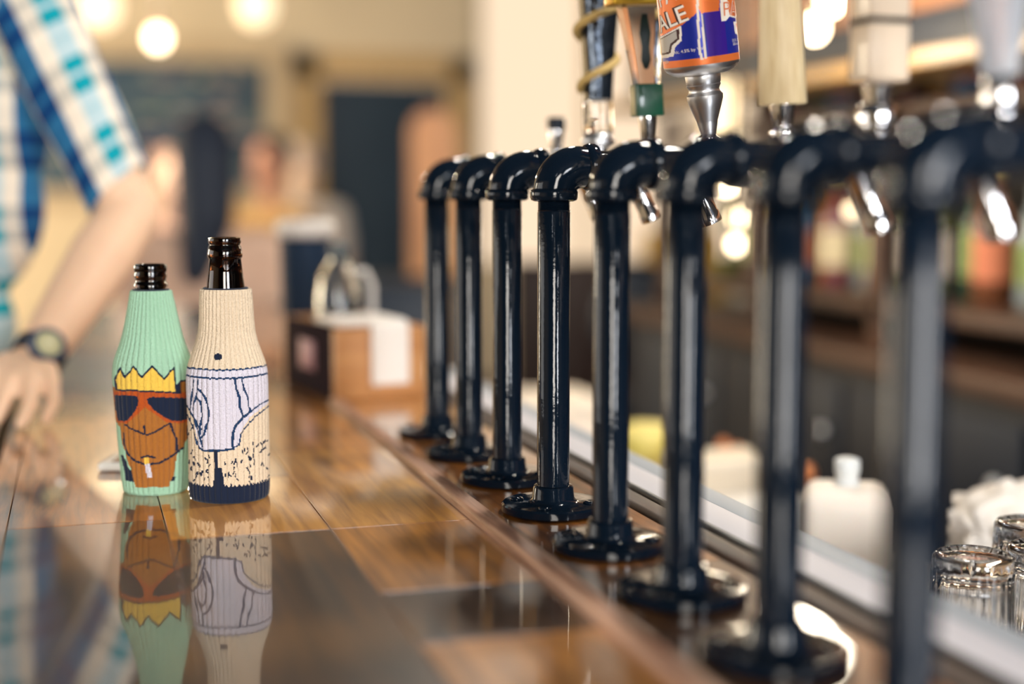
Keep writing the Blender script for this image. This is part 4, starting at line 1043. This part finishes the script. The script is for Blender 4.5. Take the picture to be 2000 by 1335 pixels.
def figure(px_, py_, d_, hr, hair, hairlen, top, skin_, label, turn=0, hat=None, bottom='2a2a34', bun=False):
    """standing background person; head centre at the pixel, feet on the floor"""
    hd = at(px_, py_, d=d_); rt = empty('person', (hd.x, hd.y, FL), YAW+turn, label, 'person')
    H = hd.z-FL; k = H/1.58
    sk = mat('skin_'+skin_, skin_, .6); bm = bmesh.new(); V3 = Vector
    sphere(bm, (0, 0, H), 1, 20, (.074, .092, .112)); sphere(bm, (0, -.02, H-.06), 1, 16, (.055, .07, .055))
    chain(bm, [((0, .01, H-.08), .05), ((0, .01, H-.20), .052)], 12)
    sz = H-.24*k
    sphere(bm, (0, 0, sz-.17), 1, 20, (.15, .095, .22)); sphere(bm, (0, 0, sz-.42), 1, 20, (.135, .10, .18)); sphere(bm, (0, 0, sz-.58), 1, 18, (.15, .11, .13))
    for s_ in (-1, 1):
        S_ = V3((.175*s_, 0, sz-.03)); E_ = V3((.22*s_, -.03, sz-.32)); W2 = V3((.15*s_, -.22, sz-.42))
        chain(bm, [(V3((.05*s_, 0, sz-.02)), .06), (S_, .055), (E_, .040), (W2, .026)], 12)
        chain(bm, [(W2, .026), (W2+V3((-.02*s_, -.07, -.01)), .026)], 10)
        for j in range(4): chain(bm, [(W2+V3((-.02*s_+(-.02+j*.013), -.08, -.01)), .009), (W2+V3((-.02*s_+(-.02+j*.013), -.13, -.035)), .008)], 8)
        chain(bm, [(W2+V3((-.03*s_, -.04, .0)), .011), (W2+V3((-.055*s_, -.075, -.01)), .009)], 8)
        sphere(bm, (.076*s_, 0, H-.005), 1, 10, (.012, .02, .03))
        hp = V3((.085*s_, 0, sz-.62)); kz = (sz-.62)*.52
        chain(bm, [(hp, .085), (V3((.09*s_, -.01, kz)), .058), (V3((.09*s_, .01, .09)), .042)], 12)
    chain(bm, [((0, -.092, H+.0), .010), ((0, -.106, H-.028), .013)], 10)
    remesh(obj('body', bm, sk, rt), .011, 4)
    bm = bmesh.new()
    sphere(bm, (0, 0, sz-.17), 1, 20, (.165, .11, .23)); sphere(bm, (0, 0, sz-.42), 1, 20, (.150, .115, .19)); sphere(bm, (0, 0, sz-.56), 1, 18, (.165, .125, .12))
    for s_ in (-1, 1):
        S_ = V3((.175*s_, 0, sz-.03)); E_ = V3((.22*s_, -.03, sz-.32)); chain(bm, [(V3((.05*s_, 0, sz-.025)), .065), (S_, .066), (S_.lerp(E_, .6), .057)], 12)
    remesh(obj('shirt', bm, mat('cloth_'+top, top, .9), rt), .013, 4)
    bm = bmesh.new(); sphere(bm, (0, 0, sz-.64), 1, 18, (.16, .12, .10))
    for s_ in (-1, 1):
        hp = V3((.085*s_, 0, sz-.62)); kz = (sz-.62)*.52; chain(bm, [(hp, .095), (V3((.09*s_, -.01, kz)), .070), (V3((.09*s_, .01, .11)), .055)], 12)
    remesh(obj('trousers', bm, mat('cloth_'+bottom, bottom, .9), rt), .014, 4)
    for s_ in (-1, 1):
        bm = bmesh.new(); sphere(bm, (.09*s_, -.05, .045), 1, 16, (.045, .13, .0445)); obj('shoe', bm, mat('shoe_leather', '2a1c14', .5), rt)
        bm = bmesh.new(); sphere(bm, (.030*s_, -.082, H+.012), .011, 10); obj('eye', bm, mat('eye_dark', '2a2420', .3), rt)
    bm = bmesh.new(); tube(bm, [(.022*a, -.088+.003*abs(a), H-.062) for a in (-1, 0, 1)], .004, 8); obj('lips', bm, mat('lip', 'a8685c', .5), rt)
    bm = bmesh.new(); sphere(bm, (0, .022, H+.022), 1, 24, (.088, .096, .110))
    if hairlen: chain(bm, [((0, .05, H), .085), ((.0, .075, H-.15), .078), ((.03, .085, H-hairlen), .045)], 14)
    remesh(obj('hair' if not hat else 'cap', bm, mat('hair_'+hair, hair, .7), rt), .010, 3)
    return rt
figure(398, 315, 3.9, 0, '1e2736', .30, 'd8b49c', 'd9a888', 'person with long dark hair in a pale pink top seen from behind beyond the bar', PI+.25)
figure(333, 352, 5.6, 0, '8a6a58', 0, 'c9a090', 'e4bda4', 'person with a pale face and light top left of the long haired person', .5)
figure(527, 318, 6.2, 0, '2c2426', 0, 'a5804f', 'b98468', 'person with short dark hair in an ochre top below the chalkboard corner', -.6)
figure(590, 322, 7.3, 0, 'e8d3bc', 0, 'efdcc4', 'e2c0a4', 'person in a cream shirt and pale cap beside the dark door', .4, hat=True)
